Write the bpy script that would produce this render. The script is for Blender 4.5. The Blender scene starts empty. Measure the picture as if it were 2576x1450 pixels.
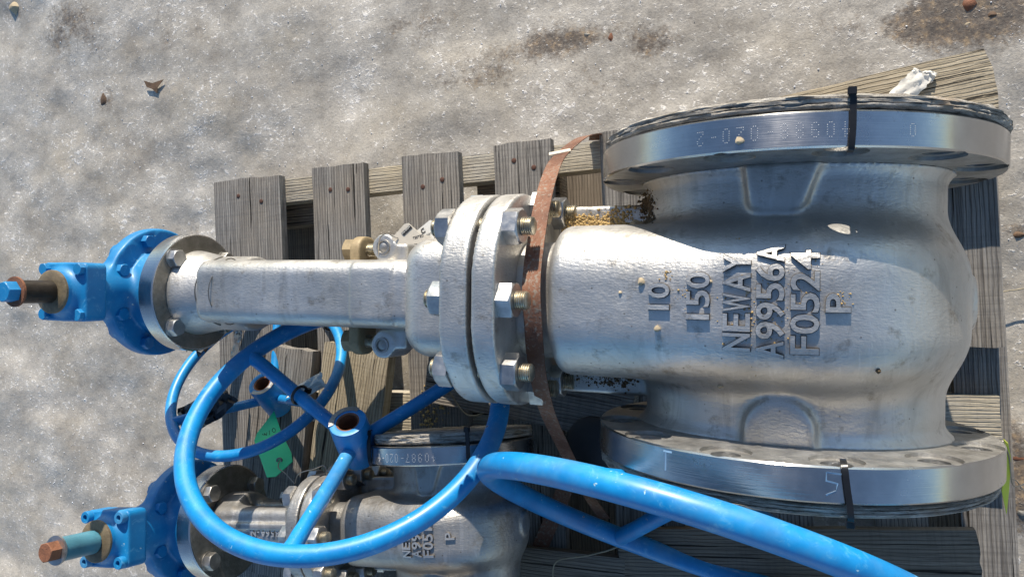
import bpy, bmesh, math, random
import numpy as np
from mathutils import Vector, Matrix
import openvdb

C = bpy.data.collections.new('scene'); bpy.context.scene.collection.children.link(C)
S = bpy.context.scene
R = math.radians
random.seed(7); rng = np.random.RandomState(7)
MM = .001
OFF = Vector((0, 0, 320.))          # the ground lies 320 mm under the big valve's stem axis

# ---------------------------------------------------------------- camera
W = np.array([[.9292, .0123, -.3693], [-.0115, .9999, .0043], [.3693, .0003, .9293]])
u, _, vt = np.linalg.svd(W); W = u @ vt
CAMP = Vector((25.8, 12.3, 885.1))
cam = bpy.data.cameras.new('camera'); cam.sensor_width = 36; cam.lens = 26.64
cam.clip_start = .02; cam.clip_end = 1000
co = bpy.data.objects.new('camera', cam); C.objects.link(co)
M = Matrix([list(W.T[i]) + [0] for i in range(3)] + [[0, 0, 0, 1]])
co.matrix_world = Matrix.Translation((CAMP + OFF) * MM) @ M
S.camera = co

# ---------------------------------------------------------------- light
SUN = Vector((-.04, 1., .385)).normalized()
wd = bpy.data.worlds.new('World'); S.world = wd; wd.use_nodes = True
nt = wd.node_tree; bg = nt.nodes['Background']
sky = nt.nodes.new('ShaderNodeTexSky'); sky.sky_type = 'NISHITA'; sky.sun_disc = False
sky.sun_elevation = math.asin(SUN.z); sky.sun_rotation = math.atan2(SUN.x, SUN.y)
sky.air_density = 1.0; sky.dust_density = .15; sky.ozone_density = 2.6
nt.links.new(sky.outputs[0], bg.inputs[0]); bg.inputs[1].default_value = .12
sl = bpy.data.lights.new('sun', 'SUN'); sl.energy = 5.0; sl.angle = R(.5); sl.color = (1, .91, .78)
so = bpy.data.objects.new('sun', sl); C.objects.link(so)
so.rotation_euler = (-SUN).to_track_quat('-Z', 'Y').to_euler(); so.location = (0, 3, 3)
S.view_settings.view_transform = 'Standard'; S.view_settings.look = 'None'
S.view_settings.gamma = 1; S.view_settings.use_curve_mapping = False
S.view_settings.exposure = .66

def at(px, py, z):
    """point of the place at height z (mm) seen at this spot of the photograph"""
    d = W.T @ np.array([(px - 1287.5) / 1905.5, -(py - 725) / 1905.5, -1.])
    t = (z - CAMP.z) / d[2]
    return Vector((CAMP.x + d[0] * t, CAMP.y + d[1] * t, z))

# ---------------------------------------------------------------- node helpers
class NT:
    def __init__(s, name):
        s.m = bpy.data.materials.new(name); s.m.use_nodes = True
        s.t = s.m.node_tree; s.p = s.t.nodes['Principled BSDF']; s._c = None
    def n(s, typ, **kw):
        x = s.t.nodes.new('ShaderNode' + typ)
        for k, v in kw.items(): setattr(x, k, v)
        return x
    def l(s, a, b): s.t.links.new(a, b)
    def put(s, sock, v):
        if isinstance(v, bpy.types.NodeSocket): s.l(v, sock)
        else: sock.default_value = v
    def co(s):
        if s._c is None: s._c = s.n('TexCoord').outputs['Object']
        return s._c
    def rco(s):
        oi = s.n('ObjectInfo'); a = s.n('VectorMath', operation='MULTIPLY_ADD')
        cmb = s.n('CombineXYZ')
        for i in range(3): s.l(oi.outputs['Random'], cmb.inputs[i])
        s.l(cmb.outputs[0], a.inputs[0]); a.inputs[1].default_value = (3.1, 7.7, 5.3); s.l(s.co(), a.inputs[2])
        return a.outputs[0]
    def mapp(s, v, sc, rot=(0, 0, 0)):
        m = s.n('Mapping'); s.l(v, m.inputs[0]); m.inputs['Scale'].default_value = sc; m.inputs['Rotation'].default_value = rot
        return m.outputs[0]
    def noise(s, v, scale, detail=4, rough=.55, dist=0):
        x = s.n('TexNoise'); s.l(v, x.inputs['Vector']); x.inputs['Scale'].default_value = scale
        x.inputs['Detail'].default_value = detail; x.inputs['Roughness'].default_value = rough
        x.inputs['Distortion'].default_value = dist
        return x.outputs['Fac']
    def vor(s, v, scale, feat='F1', out='Distance'):
        x = s.n('TexVoronoi', feature=feat); s.l(v, x.inputs['Vector']); x.inputs['Scale'].default_value = scale
        return x.outputs[out]
    def ramp(s, f, stops, interp='LINEAR'):
        r = s.n('ValToRGB'); r.color_ramp.interpolation = interp; e = r.color_ramp.elements
        while len(e) < len(stops): e.new(.5)
        for el, (p, c) in zip(e, stops):
            el.position = p; el.color = (c, c, c, 1) if isinstance(c, (int, float)) else (*c, 1)
        s.l(f, r.inputs[0]); return r.outputs[0]
    def rng(s, f, a, b, c=0, d=1):
        r = s.n('MapRange'); s.l(f, r.inputs[0])
        for i, v in enumerate((a, b, c, d)): r.inputs[i + 1].default_value = v
        return r.outputs[0]
    def mix(s, f, a, b, typ='MIX'):
        m = s.n('MixRGB', blend_type=typ); s.put(m.inputs[0], f)
        for sock, v in ((m.inputs[1], a), (m.inputs[2], b)):
            if isinstance(v, tuple): v = (*v, 1)
            s.put(sock, v)
        return m.outputs[0]
    def math(s, op, a, b=0):
        m = s.n('Math', operation=op); s.put(m.inputs[0], a); s.put(m.inputs[1], b); return m.outputs[0]
    def bump(s, h, dist, strength=1., nrm=None):
        b = s.n('Bump'); s.l(h, b.inputs['Height']); b.inputs['Distance'].default_value = dist
        b.inputs['Strength'].default_value = strength
        if nrm: s.l(nrm, b.inputs['Normal'])
        return b.outputs[0]
    def out(s, col=None, rough=None, metal=None, nrm=None, **kw):
        p = s.p
        if col is not None: s.put(p.inputs['Base Color'], (*col, 1) if isinstance(col, tuple) else col)
        if rough is not None: s.put(p.inputs['Roughness'], rough)
        if metal is not None: s.put(p.inputs['Metallic'], metal)
        if nrm is not None: s.l(nrm, p.inputs['Normal'])
        for k, v in kw.items(): s.put(p.inputs[k.replace('_', ' ')], v)
        return s.m

MAT = {}
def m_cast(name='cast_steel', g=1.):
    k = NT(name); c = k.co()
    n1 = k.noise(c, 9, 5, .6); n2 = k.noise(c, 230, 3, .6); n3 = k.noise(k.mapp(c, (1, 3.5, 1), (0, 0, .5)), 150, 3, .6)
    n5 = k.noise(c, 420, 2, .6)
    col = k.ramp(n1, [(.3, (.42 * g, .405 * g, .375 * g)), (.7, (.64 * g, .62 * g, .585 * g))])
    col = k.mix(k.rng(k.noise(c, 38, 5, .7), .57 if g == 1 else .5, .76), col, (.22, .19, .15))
    st = k.noise(k.mapp(c, (60, 5, 20), (0, 0, .35)), 3.2, 4, .65, .4); col = k.mix(k.rng(st, .56, .72, 0, .35), col, (.66, .65, .63))
    wr = k.noise(k.mapp(c, (14, 3, 14), (0, 0, -.2)), 2.2, 5, .7, .8); col = k.mix(k.rng(wr, .54, .74, 0, .5), col, (.22, .20, .175))
    pits = k.ramp(k.vor(c, 60), [(0, 0.), (.045, 0.), (.075, 1.)])
    col = k.mix(k.math('MULTIPLY', k.math('SUBTRACT', 1, pits), .6), col, (.10, .08, .06))
    h = k.math('ADD', k.math('MULTIPLY', n2, 1.), k.math('MULTIPLY', n3, .9)); h = k.math('ADD', h, k.math('MULTIPLY', n5, .45))
    h2 = k.noise(c, 22, 3, .5)
    b = k.bump(h2, .0022, .3); b = k.bump(h, .0007, .6, b)
    return k.out(col, k.rng(k.noise(c, 30, 4, .6), .3, .7, .36, .52), .80, b)
def m_machined():
    k = NT('machined_steel'); c = k.co()
    n = k.noise(k.mapp(c, (1, 30, 1)), 14, 3, .6); n2 = k.noise(c, 14, 5, .65)
    col = k.ramp(n2, [(.3, (.42, .41, .40)), (.7, (.56, .555, .55))])
    col = k.mix(k.rng(k.noise(c, 55, 4, .75), .64, .78), col, (.33, .29, .24))
    t = k.n('Tangent', direction_type='RADIAL', axis='Y')
    m = k.out(col, k.rng(n2, .3, .7, .19, .31), 1., k.bump(k.noise(k.mapp(c, (4, 260, 4)), 3, 3, .6), .0004, .5))
    k.p.inputs['Anisotropic'].default_value = .75; k.p.inputs['Anisotropic Rotation'].default_value = .25; k.l(t.outputs[0], k.p.inputs['Tangent'])
    return m
def m_bolt(name, c0, c1, ro=.3, scale=60, metal=.95):
    k = NT(name); c = k.rco()
    col = k.ramp(k.noise(c, scale, 4, .65), [(.35, c0), (.65, c1)])
    return k.out(col, k.rng(k.noise(c, 90, 3), .3, .7, ro, ro + .16), metal, k.bump(k.noise(c, 300, 3), .0003, .6))
def m_blue(name, c0, c1, chip=.66, rough=.34):
    k = NT(name); c = k.rco()
    n = k.noise(c, 24, 5, .65)
    col = k.ramp(n, [(.3, c0), (.7, c1)])
    sc_ = k.noise(k.mapp(c, (1, 1, 1)), 48, 6, .8, 1.2); col = k.mix(k.rng(sc_, .56, .68, 0, .55), col, (.12, .38, .58))
    dust = k.rng(k.noise(c, 7, 5, .7), .52, .78, 0, .38); col = k.mix(dust, col, (.22, .33, .36))
    ch = k.ramp(k.math('ADD', k.math('MULTIPLY', k.noise(c, 105, 3, .5), .8), k.math('MULTIPLY', k.noise(c, 9, 2), .2)), [(chip, 0.), (chip + .015, 1.)])
    edge = k.ramp(k.math('ADD', k.math('MULTIPLY', k.noise(c, 105, 3, .5), .8), k.math('MULTIPLY', k.noise(c, 9, 2), .2)), [(chip - .02, 0.), (chip - .005, 1.)])
    col = k.mix(edge, col, (.35, .55, .62)); col = k.mix(ch, col, (.16, .05, .02))
    h = k.math('SUBTRACT', k.math('MULTIPLY', k.noise(c, 130, 3), .25), ch)
    return k.out(col, k.rng(n, .3, .7, rough, rough + .14), 0., k.bump(h, .0006, .6), Coat_Weight=.12, Coat_Roughness=.25)
def m_wood(name, dark, light, tint=(.30, .24, .16), grain=1., rough=.85):
    k = NT(name); c = k.rco()
    g1 = k.noise(k.mapp(c, (1.2, 30, 30)), 5, 6, .62, .35)
    g2 = k.noise(k.mapp(c, (3, 120, 120)), 4.5, 4, .65)
    wv = k.n('TexWave', wave_type='BANDS', bands_direction='Y'); k.l(k.mapp(c, (.25, 1, 1)), wv.inputs['Vector'])
    wv.inputs['Scale'].default_value = 62; wv.inputs['Distortion'].default_value = 3.2; wv.inputs['Detail'].default_value = 3
    wv.inputs['Detail Scale'].default_value = 1.3
    lines = k.rng(wv.outputs['Fac'], .0, .35, 0, 1)
    saw = k.noise(k.mapp(c, (210, 9, 5), (0, 0, .3)), 1, 2, .6)
    col = k.ramp(g1, [(.25, dark), (.75, light)])
    col = k.mix(k.rng(k.noise(c, 6, 4), .45, .7, 0, .6), col, tint)
    col = k.mix(k.math('MULTIPLY', k.math('SUBTRACT', 1, lines), .5), col, tuple(x * .45 for x in dark))
    col = k.mix(k.rng(g2, .35, .5, .45, 0), col, tuple(x * .35 for x in dark))
    col = k.mix(k.math('MULTIPLY', k.rng(saw, .36, .5, .22, 0), k.rng(k.noise(c, 3.5, 3), .42, .6, 0, 1)), col, tuple(x * .5 for x in dark))
    cr = k.ramp(k.noise(k.mapp(c, (1, 60, 60)), 3.2, 3, .5, .2), [(.33, 1.), (.36, 0.)])
    col = k.mix(cr, col, (.02, .016, .012))
    h = k.math('ADD', k.math('MULTIPLY', g2, .7), k.math('MULTIPLY', lines, .28))
    h = k.math('ADD', h, k.math('MULTIPLY', saw, .12)); h = k.math('SUBTRACT', h, k.math('MULTIPLY', cr, 1.3))
    return k.out(col, rough, 0., k.bump(h, .0022 * grain, .8), Specular_IOR_Level=.25)
def m_plain(name, col, rough=.6, metal=0., vary=.25, scale=40, bump=.0004, **kw):
    k = NT(name); c = k.rco()
    d = tuple(x * (1 - vary) for x in col)
    cc = k.ramp(k.noise(c, scale, 5, .65), [(.3, d), (.7, col)])
    return k.out(cc, rough, metal, k.bump(k.noise(c, scale * 4, 3), bump, .7), **kw)
def m_rust():
    k = NT('rusty_steel_band'); c = k.rco()
    n = k.noise(c, 230, 5, .7); n2 = k.noise(k.mapp(c, (1, 1, 1)), 16, 3)
    col = k.ramp(n2, [(.35, (.12, .05, .028)), (.65, (.23, .105, .06))])
    col = k.mix(k.ramp(k.math('ADD', k.math('MULTIPLY', n, .75), k.math('MULTIPLY', n2, .25)), [(.52, 0.), (.60, .75)]), col, (.24, .22, .18))
    col = k.mix(k.ramp(k.noise(c, 300, 2), [(.62, 0.), (.7, .7)]), col, (.05, .02, .01))
    return k.out(col, .62, .25, k.bump(n, .0008, .8))
def m_ground():
    k = NT('dirty_ice'); c = k.co()
    big = k.noise(c, 2.1, 6, .6); mid = k.noise(c, 11, 6, .68); fin = k.noise(c, 95, 4, .72); gr = k.noise(c, 300, 3, .7)
    f = k.math('ADD', k.math('MULTIPLY', big, .42), k.math('MULTIPLY', mid, .58))
    col = k.ramp(f, [(.36, (.235, .205, .165)), (.46, (.345, .312, .262)), (.55, (.44, .403, .345)), (.66, (.58, .54, .475))])
    col = k.mix(k.rng(k.noise(c, 4.5, 5, .6), .5, .72, 0, .55), col, (.37, .31, .22))
    col = k.mix(k.rng(gr, .30, .50, .38, 0), col, (.12, .11, .10))
    col = k.mix(k.rng(fin, .28, .45, .35, 0), col, (.14, .125, .11))
    cry = k.ramp(k.math('ADD', k.math('MULTIPLY', k.noise(c, 120, 3, .7), .7), k.math('MULTIPLY', mid, .3)), [(.56, 0.), (.63, 1.)])
    col = k.mix(k.math('MULTIPLY', cry, .6), col, (.76, .73, .69))
    # mud showing through the ice, each patch with its own place and outline
    mud = None
    for (px, py, rx, ry, wgt) in ((2500, 25, 260, 110, 1.), (2380, 60, 180, 70, .8), (1440, 95, 150, 34, .62), (1630, 105, 70, 45, .75), (1180, 205, 130, 34, .5), (1290, 145, 150, 40, .5),
                             (2560, 580, 60, 30, .9), (2570, 1230, 75, 170, 1.2), (2540, 1090, 60, 60, .5), (170, 60, 80, 70, .6), (262, 255, 30, 50, .6), (1050, 60, 160, 55, .45), (480, 610, 120, 60, .3), (160, 690, 140, 70, .3),
                             (40, 25, 40, 30, .6), (1420, 120, 420, 95, .32), (2200, 60, 260, 80, .3), (250, 110, 260, 120, .28), (1500, 230, 260, 60, .3), (1000, 640, 500, 300, -.4)):
        p = at(px, py, -320) * MM; q = at(px + rx, py, -320) * MM; r = at(px, py + ry, -320) * MM
        v = k.n('VectorMath', operation='SUBTRACT'); k.l(c, v.inputs[0]); v.inputs[1].default_value = (p.x, p.y, 0)
        v2 = k.n('VectorMath', operation='MULTIPLY'); k.l(v.outputs[0], v2.inputs[0])
        v2.inputs[1].default_value = (1 / abs(q.x - p.x), 1 / abs(r.y - p.y), 0)
        ln = k.n('VectorMath', operation='LENGTH'); k.l(v2.outputs[0], ln.inputs[0])
        g = k.rng(ln.outputs['Value'], 0, 1.25, wgt, 0)
        mud = g if mud is None else k.math('ADD', mud, g)
    mm = k.math('ADD', mud, k.math('MULTIPLY', k.math('SUBTRACT', k.noise(c, 14, 8, .82), .5), 2.1)); mm = k.math('ADD', mm, k.math('MULTIPLY', k.math('SUBTRACT', k.noise(c, 130, 4, .8), .5), 1.1))
    mm = k.rng(mm, .30, .75, 0, 1)
    mc = k.ramp(k.noise(c, 70, 5, .75), [(.3, (.035, .026, .018)), (.52, (.12, .085, .055)), (.66, (.33, .22, .11)), (.78, (.60, .58, .55))])
    col = k.mix(k.math('MULTIPLY', mm, .85), col, mc)
    h = k.math('ADD', k.math('MULTIPLY', fin, 1.), k.math('MULTIPLY', gr, .6)); h = k.math('ADD', h, k.math('MULTIPLY', cry, .6))
    b = k.bump(mid, .0025, .35); b = k.bump(h, .0015, .5, b)
    ro = k.rng(k.noise(c, 240, 2, .5), .35, .65, .22, .75)
    return k.out(col, ro, 0., b, Specular_IOR_Level=.6)

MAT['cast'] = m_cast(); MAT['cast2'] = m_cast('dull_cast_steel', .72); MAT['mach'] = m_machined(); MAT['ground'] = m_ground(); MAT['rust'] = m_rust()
MAT['nut'] = m_bolt('zinc_nut', (.36, .355, .35), (.52, .515, .50), .34)
MAT['thread'] = m_bolt('bolt_thread', (.40, .35, .26), (.62, .58, .48), .30, 120)
MAT['dkbolt'] = m_bolt('dull_bolt', (.30, .29, .27), (.45, .43, .40), .38)
MAT['blue'] = m_blue('blue_paint', (.0, .135, .34), (.001, .19, .43), .70, .45)
MAT['blue_rim'] = m_blue('blue_rim_paint', (.0, .15, .40), (.001, .245, .57), .69, .37)
MAT['wood'] = m_wood('grey_wood', (.11, .10, .092), (.36, .335, .30), (.30, .25, .19), 1.4)
MAT['wood_pale'] = m_wood('pale_wood', (.24, .21, .17), (.50, .46, .38), (.50, .40, .24), 1.4)
MAT['wood_tan'] = m_wood('tan_wood', (.24, .19, .125), (.52, .45, .33), (.40, .33, .22), 1.5)
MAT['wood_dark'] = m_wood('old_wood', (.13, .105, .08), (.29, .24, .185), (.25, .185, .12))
MAT['plywood'] = m_wood('weathered_plywood', (.16, .14, .12), (.52, .49, .44), (.30, .24, .17), 2.4)
MAT['black'] = m_plain('black_plastic', (.012, .012, .013), .32, 0, .3)
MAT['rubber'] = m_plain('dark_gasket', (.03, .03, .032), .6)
MAT['ochre'] = m_plain('ochre_coating', (.33, .25, .14), .6, .15, .35, 60, .0008)
MAT['shaft'] = m_plain('black_oxide', (.055, .045, .036), .42, .6, .5, 90)
MAT['teal'] = m_plain('teal_film', (.08, .24, .31), .35, 0., .35, 25)
MAT['rustred'] = m_plain('orange_rust', (.23, .09, .042), .75, 0, .5, 70, .0012)
MAT['darkrust'] = m_plain('dark_rust', (.09, .035, .02), .8, 0, .4, 70)
MAT['green'] = m_plain('green_tag_plastic', (.02, .72, .29), .4, 0, .12, 9)
MAT['yellow'] = m_plain('yellow_tag_plastic', (.62, .66, .03), .45, 0, .2, 9)
MAT['white'] = m_plain('white_tag_plastic', (.72, .70, .64), .55, 0, .15, 20)
MAT['beige'] = m_plain('dusty_tag', (.62, .56, .46), .6, 0, .3, 20)
MAT['ink'] = m_plain('black_ink', (.02, .02, .02), .6)
MAT['paper'] = m_plain('crumpled_paper', (.70, .67, .60), .8, 0, .25, 30, .0015)
MAT['sand'] = m_plain('yellow_sand', (.55, .38, .16), .95, 0, .5, 160, .0008)
MAT['soil'] = m_plain('damp_soil', (.20, .13, .065), .95, 0, .6, 120, .0012)
MAT['stone'] = m_plain('tan_stone', (.50, .40, .26), .85, 0, .4, 45, .0008)
MAT['greystone'] = m_plain('grey_stone', (.22, .21, .19), .85, 0, .4, 45, .0008)
MAT['mark'] = m_plain('punched_mark', (.6, .6, .6), .5, .8, .1)
MAT['pen'] = m_plain('blue_marker', (.17, .30, .46), .5)
MAT['wire'] = m_plain('thin_wire', (.30, .28, .25), .4, .9, .3)
MAT['twine'] = m_plain('pale_twine', (.34, .29, .20), .9, 0, .3, 90)
MAT['leaf'] = m_plain('brown_leaf', (.13, .075, .04), .8, 0, .4, 60, .001)
MAT['foil'] = m_plain('creased_foil', (.45, .43, .41), .35, .7, .35, 30, .002)

# ---------------------------------------------------------------- mesh helpers (all sizes in millimetres)
def mesh(name, v, f, m, smooth=True, ang=35):
    me = bpy.data.meshes.new(name)
    v = np.asarray(v, float) * MM
    me.from_pydata(v.tolist(), [], [list(map(int, q)) for q in f]); me.update()
    me.materials.append(MAT[m] if isinstance(m, str) else m)
    if smooth:
        me.shade_smooth(); me.set_sharp_from_angle(angle=R(ang))
    return me
def ob(name, me, parent=None, loc=(0, 0, 0), rot=None, mat=None, label=None):
    o = bpy.data.objects.new(name, me); C.objects.link(o)
    L = Vector(loc) if parent else Vector(loc) + OFF
    if rot is None: rot = Matrix.Identity(4)
    o.matrix_basis = Matrix.Translation(L * MM) @ rot.to_4x4()
    if parent:
        o.parent = parent
        if 'base' in parent: o.location -= Vector(parent['base'])
    if label: o['label'] = label
    return o
BASES = {}
def thing(name, label, cat, base=(0, 0, 0), rot=None, group=None, org=None):
    """Empty standing at `base`; parts are placed in the frame whose origin is `org` (default: base)"""
    o = bpy.data.objects.new(name, None); C.objects.link(o); o.empty_display_size = .05
    rot = (rot or Matrix.Identity(4)).to_4x4(); org = Vector(org if org is not None else base); base = Vector(base)
    o.matrix_world = Matrix.Translation((base + OFF) * MM) @ rot
    BASES[o.name] = rot.inverted() @ ((org - base) * MM)
    o['label'] = label; o['category'] = cat
    if group: o['group'] = group
    return o
def part(name, me, parent, loc=(0, 0, 0), rot=None, label=None):
    o = bpy.data.objects.new(name, me); C.objects.link(o); o.parent = parent
    d = BASES.get(parent.name, Vector((0, 0, 0)))
    o.matrix_basis = Matrix.Translation(Vector(loc) * MM + d) @ (rot or Matrix.Identity(4)).to_4x4()
    if label: o['label'] = label
    return o
def single(name, me, label, cat, loc=(0, 0, 0), rot=None, group=None, kind=None):
    o = ob(name, me, None, loc, rot)
    if label: o['label'] = label
    if cat: o['category'] = cat
    if group: o['group'] = group
    if kind: o['kind'] = kind
    return o
def join(*ms):
    V = []; F = []
    for v, f in ms:
        n = len(V); V += [tuple(x) for x in v]; F += [[i + n for i in q] for q in f]
    return V, F
def xf(vf, rot=None, loc=(0, 0, 0), sc=1):
    v, f = vf; rot = (rot or Matrix.Identity(3)).to_3x3(); L = Vector(loc)
    return [tuple(rot @ (Vector(p) * sc) + L) for p in v], f
RX = lambda a: Matrix.Rotation(R(a), 3, 'X')
RY = lambda a: Matrix.Rotation(R(a), 3, 'Y')
RZ = lambda a: Matrix.Rotation(R(a), 3, 'Z')
def lathe(prof, n=32, ax='z', closed=False):
    V = []; F = []
    for r, h in prof:
        for i in range(n):
            a = 2 * math.pi * i / n; x, y = r * math.cos(a), r * math.sin(a)
            V.append({'z': (x, y, h), 'x': (h, x, y), 'y': (y, h, x)}[ax])
    m = len(prof)
    for j in range(m - 1 if not closed else m):
        for i in range(n):
            a, b = j * n + i, j * n + (i + 1) % n; c, d = ((j + 1) % m) * n + (i + 1) % n, ((j + 1) % m) * n + i
            F.append((a, b, c, d))
    if not closed:
        if prof[0][0] > 1e-6: F.append(tuple(range(n))[::-1])
        if prof[-1][0] > 1e-6: F.append(tuple((m - 1) * n + i for i in range(n)))
    return V, F
def box(c, h, ch=0):
    x, y, z = h
    b = bmesh.new(); bmesh.ops.create_cube(b, size=2)
    for v in b.verts: v.co = Vector((v.co.x * x, v.co.y * y, v.co.z * z))
    if ch: bmesh.ops.bevel(b, geom=b.edges[:], offset=ch, segments=2, affect='EDGES')
    V = [tuple(v.co + Vector(c)) for v in b.verts]; b.verts.index_update()
    F = [tuple(v.index for v in f.verts) for f in b.faces]; b.free(); return V, F
def hexa(af, h, hole=0):
    """hexagon nut or bolt head standing on z=0, corners chamfered at the top"""
    ro = af / math.sqrt(3); V = []; F = []; n = 24
    def ring(z, lim):
        for i in range(n):
            a = 2 * math.pi * i / n; k = (a % (math.pi / 3)) - math.pi / 6
            r = min(af / 2 / math.cos(k), lim); V.append((r * math.cos(a), r * math.sin(a), z))
    ring(0, 1e9); ring(h - af * .06, 1e9); ring(h - af * .03, af * .545); ring(h, af * .49)
    for j in range(3):
        for i in range(n): F.append((j * n + i, j * n + (i + 1) % n, (j + 1) * n + (i + 1) % n, (j + 1) * n + i))
    F.append(tuple(range(n))[::-1]); F.append(tuple(3 * n + i for i in range(n)))
    return V, F
def studm(r, L, pitch):
    prof = [(0, 0), (r * .8, 0), (r * .95, 1)]; z = 1.
    while z < L - 1.6:
        prof += [(r, z + pitch * .3), (r, z + pitch * .5), (r * .84, z + pitch * .85)]; z += pitch
    prof += [(r * .95, L - 1), (r * .8, L), (0, L)]
    return lathe(prof, 20)
def tube(path, r, n=12, closed=False, cap=True):
    P = [Vector(p) for p in path]; V = []; F = []; m = len(P); up = None
    rr = r if hasattr(r, '__len__') else [r] * m
    for i in range(m):
        if closed: t = P[(i + 1) % m] - P[i - 1]
        else: t = P[min(i + 1, m - 1)] - P[max(i - 1, 0)]
        t.normalize()
        if up is None:
            up = t.orthogonal().normalized()
        up = (up - t * up.dot(t)).normalized(); b = t.cross(up)
        for k in range(n):
            a = 2 * math.pi * k / n; V.append(tuple(P[i] + (up * math.cos(a) + b * math.sin(a)) * rr[i]))
    for i in range(m if closed else m - 1):
        for k in range(n):
            F.append((i * n + k, i * n + (k + 1) % n, ((i + 1) % m) * n + (k + 1) % n, ((i + 1) % m) * n + k))
    if not closed and cap: F += [tuple(range(n))[::-1], tuple((m - 1) * n + k for k in range(n))]
    return V, F
def smooth_path(P, n=8):
    P = [Vector(p) for p in P]; out = []
    for i in range(len(P) - 1):
        a, b, c, d = P[max(i - 1, 0)], P[i], P[i + 1], P[min(i + 2, len(P) - 1)]
        for j in range(n):
            t = j / n; out.append(.5 * ((2 * b) + (c - a) * t + (2 * a - 5 * b + 4 * c - d) * t * t + (3 * b - a - 3 * c + d) * t ** 3))
    out.append(P[-1]); return out
def ribbon(path, wdir, w, th):
    """flat band of width w and thickness th along path; wdir gives the width direction (one or one per point)"""
    P = [Vector(p) for p in path]; V = []; F = []; m = len(P)
    for i in range(m):
        t = (P[min(i + 1, m - 1)] - P[max(i - 1, 0)]).normalized()
        wv = Vector(wdir[i] if isinstance(wdir, list) else wdir); wv = (wv - t * wv.dot(t)).normalized(); nn = wv.cross(t)
        for a, b in ((-1, -1), (1, -1), (1, 1), (-1, 1)): V.append(tuple(P[i] + wv * a * w / 2 + nn * b * th / 2))
    for i in range(m - 1):
        for k in range(4): F.append((i * 4 + k, i * 4 + (k + 1) % 4, (i + 1) * 4 + (k + 1) % 4, (i + 1) * 4 + k))
    F += [(3, 2, 1, 0), tuple((m - 1) * 4 + k for k in range(4))]
    return V, F
def plate(outline, th, nrm=Vector((0, 0, 1))):
    """flat polygon given by 3-D points, thickened along nrm"""
    P = [Vector(p) for p in outline]; n = len(P); V = [tuple(p) for p in P] + [tuple(p + Vector(nrm).normalized() * th) for p in P]
    F = [tuple(range(n))[::-1], tuple(range(n, 2 * n))] + [(i, (i + 1) % n, n + (i + 1) % n, n + i) for i in range(n)]
    return V, F
# --- solids from distance fields: castings with fillets
def smin(a, b, k):
    h = np.clip(.5 + .5 * (b - a) / k, 0, 1); return b * (1 - h) + a * h - k * h * (1 - h)
def smax(a, b, k): return -smin(-a, -b, k)
def rb2(a, b, ha, hb, r):
    qa, qb = np.abs(a) - ha + r, np.abs(b) - hb + r
    return np.minimum(np.maximum(qa, qb), 0) + np.hypot(np.maximum(qa, 0), np.maximum(qb, 0)) - r
def rb3(x, y, z, c, h, r):
    q = [np.abs(p - c[i]) - h[i] + r for i, p in enumerate((x, y, z))]
    return np.minimum(np.maximum(np.maximum(q[0], q[1]), q[2]), 0) + np.sqrt(sum(np.maximum(k, 0) ** 2 for k in q)) - r
def seg(x, lo, hi): return np.maximum(lo - x, x - hi)
def sdf(name, fn, lo, hi, vox, mat, ang=60, flip=True):
    ax = [np.arange(l - 2 * vox, h + 2 * vox, vox, dtype=np.float32) for l, h in zip(lo, hi)]
    X, Y, Z = np.meshgrid(*ax, indexing='ij')
    a = np.clip(fn(X, Y, Z), -3 * vox, 3 * vox).astype(np.float32)
    g = openvdb.FloatGrid(3. * vox); g.copyFromArray(a)
    p, q = g.convertToQuads(0.)
    p = p * vox + np.array([ax[i][0] for i in range(3)])
    me = bpy.data.meshes.new(name); q = q[:, ::-1] if flip else q
    me.vertices.add(len(p)); me.vertices.foreach_set('co', (p * MM).astype(np.float32).ravel())
    me.loops.add(q.size); me.loops.foreach_set('vertex_index', q.astype(np.int32).ravel())
    me.polygons.add(len(q)); me.polygons.foreach_set('loop_start', np.arange(0, q.size, 4, dtype=np.int32))
    me.update(calc_edges=True); me.materials.append(MAT[mat])
    me.shade_smooth()
    if ang < 180: me.set_sharp_from_angle(angle=R(ang))
    return me
def boolean(me, cutter, m):
    a = bpy.data.objects.new('a', me); b = bpy.data.objects.new('b', cutter); C.objects.link(a); C.objects.link(b)
    md = a.modifiers.new('b', 'BOOLEAN'); md.operation = 'DIFFERENCE'; md.object = b; md.solver = 'EXACT'
    dg = bpy.context.evaluated_depsgraph_get(); dg.update()
    r = bpy.data.meshes.new_from_object(a.evaluated_get(dg))
    bpy.data.objects.remove(a); bpy.data.objects.remove(b)
    r.materials.clear(); r.materials.append(MAT[m]); r.shade_smooth(); r.set_sharp_from_angle(angle=R(30))
    return r
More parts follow.
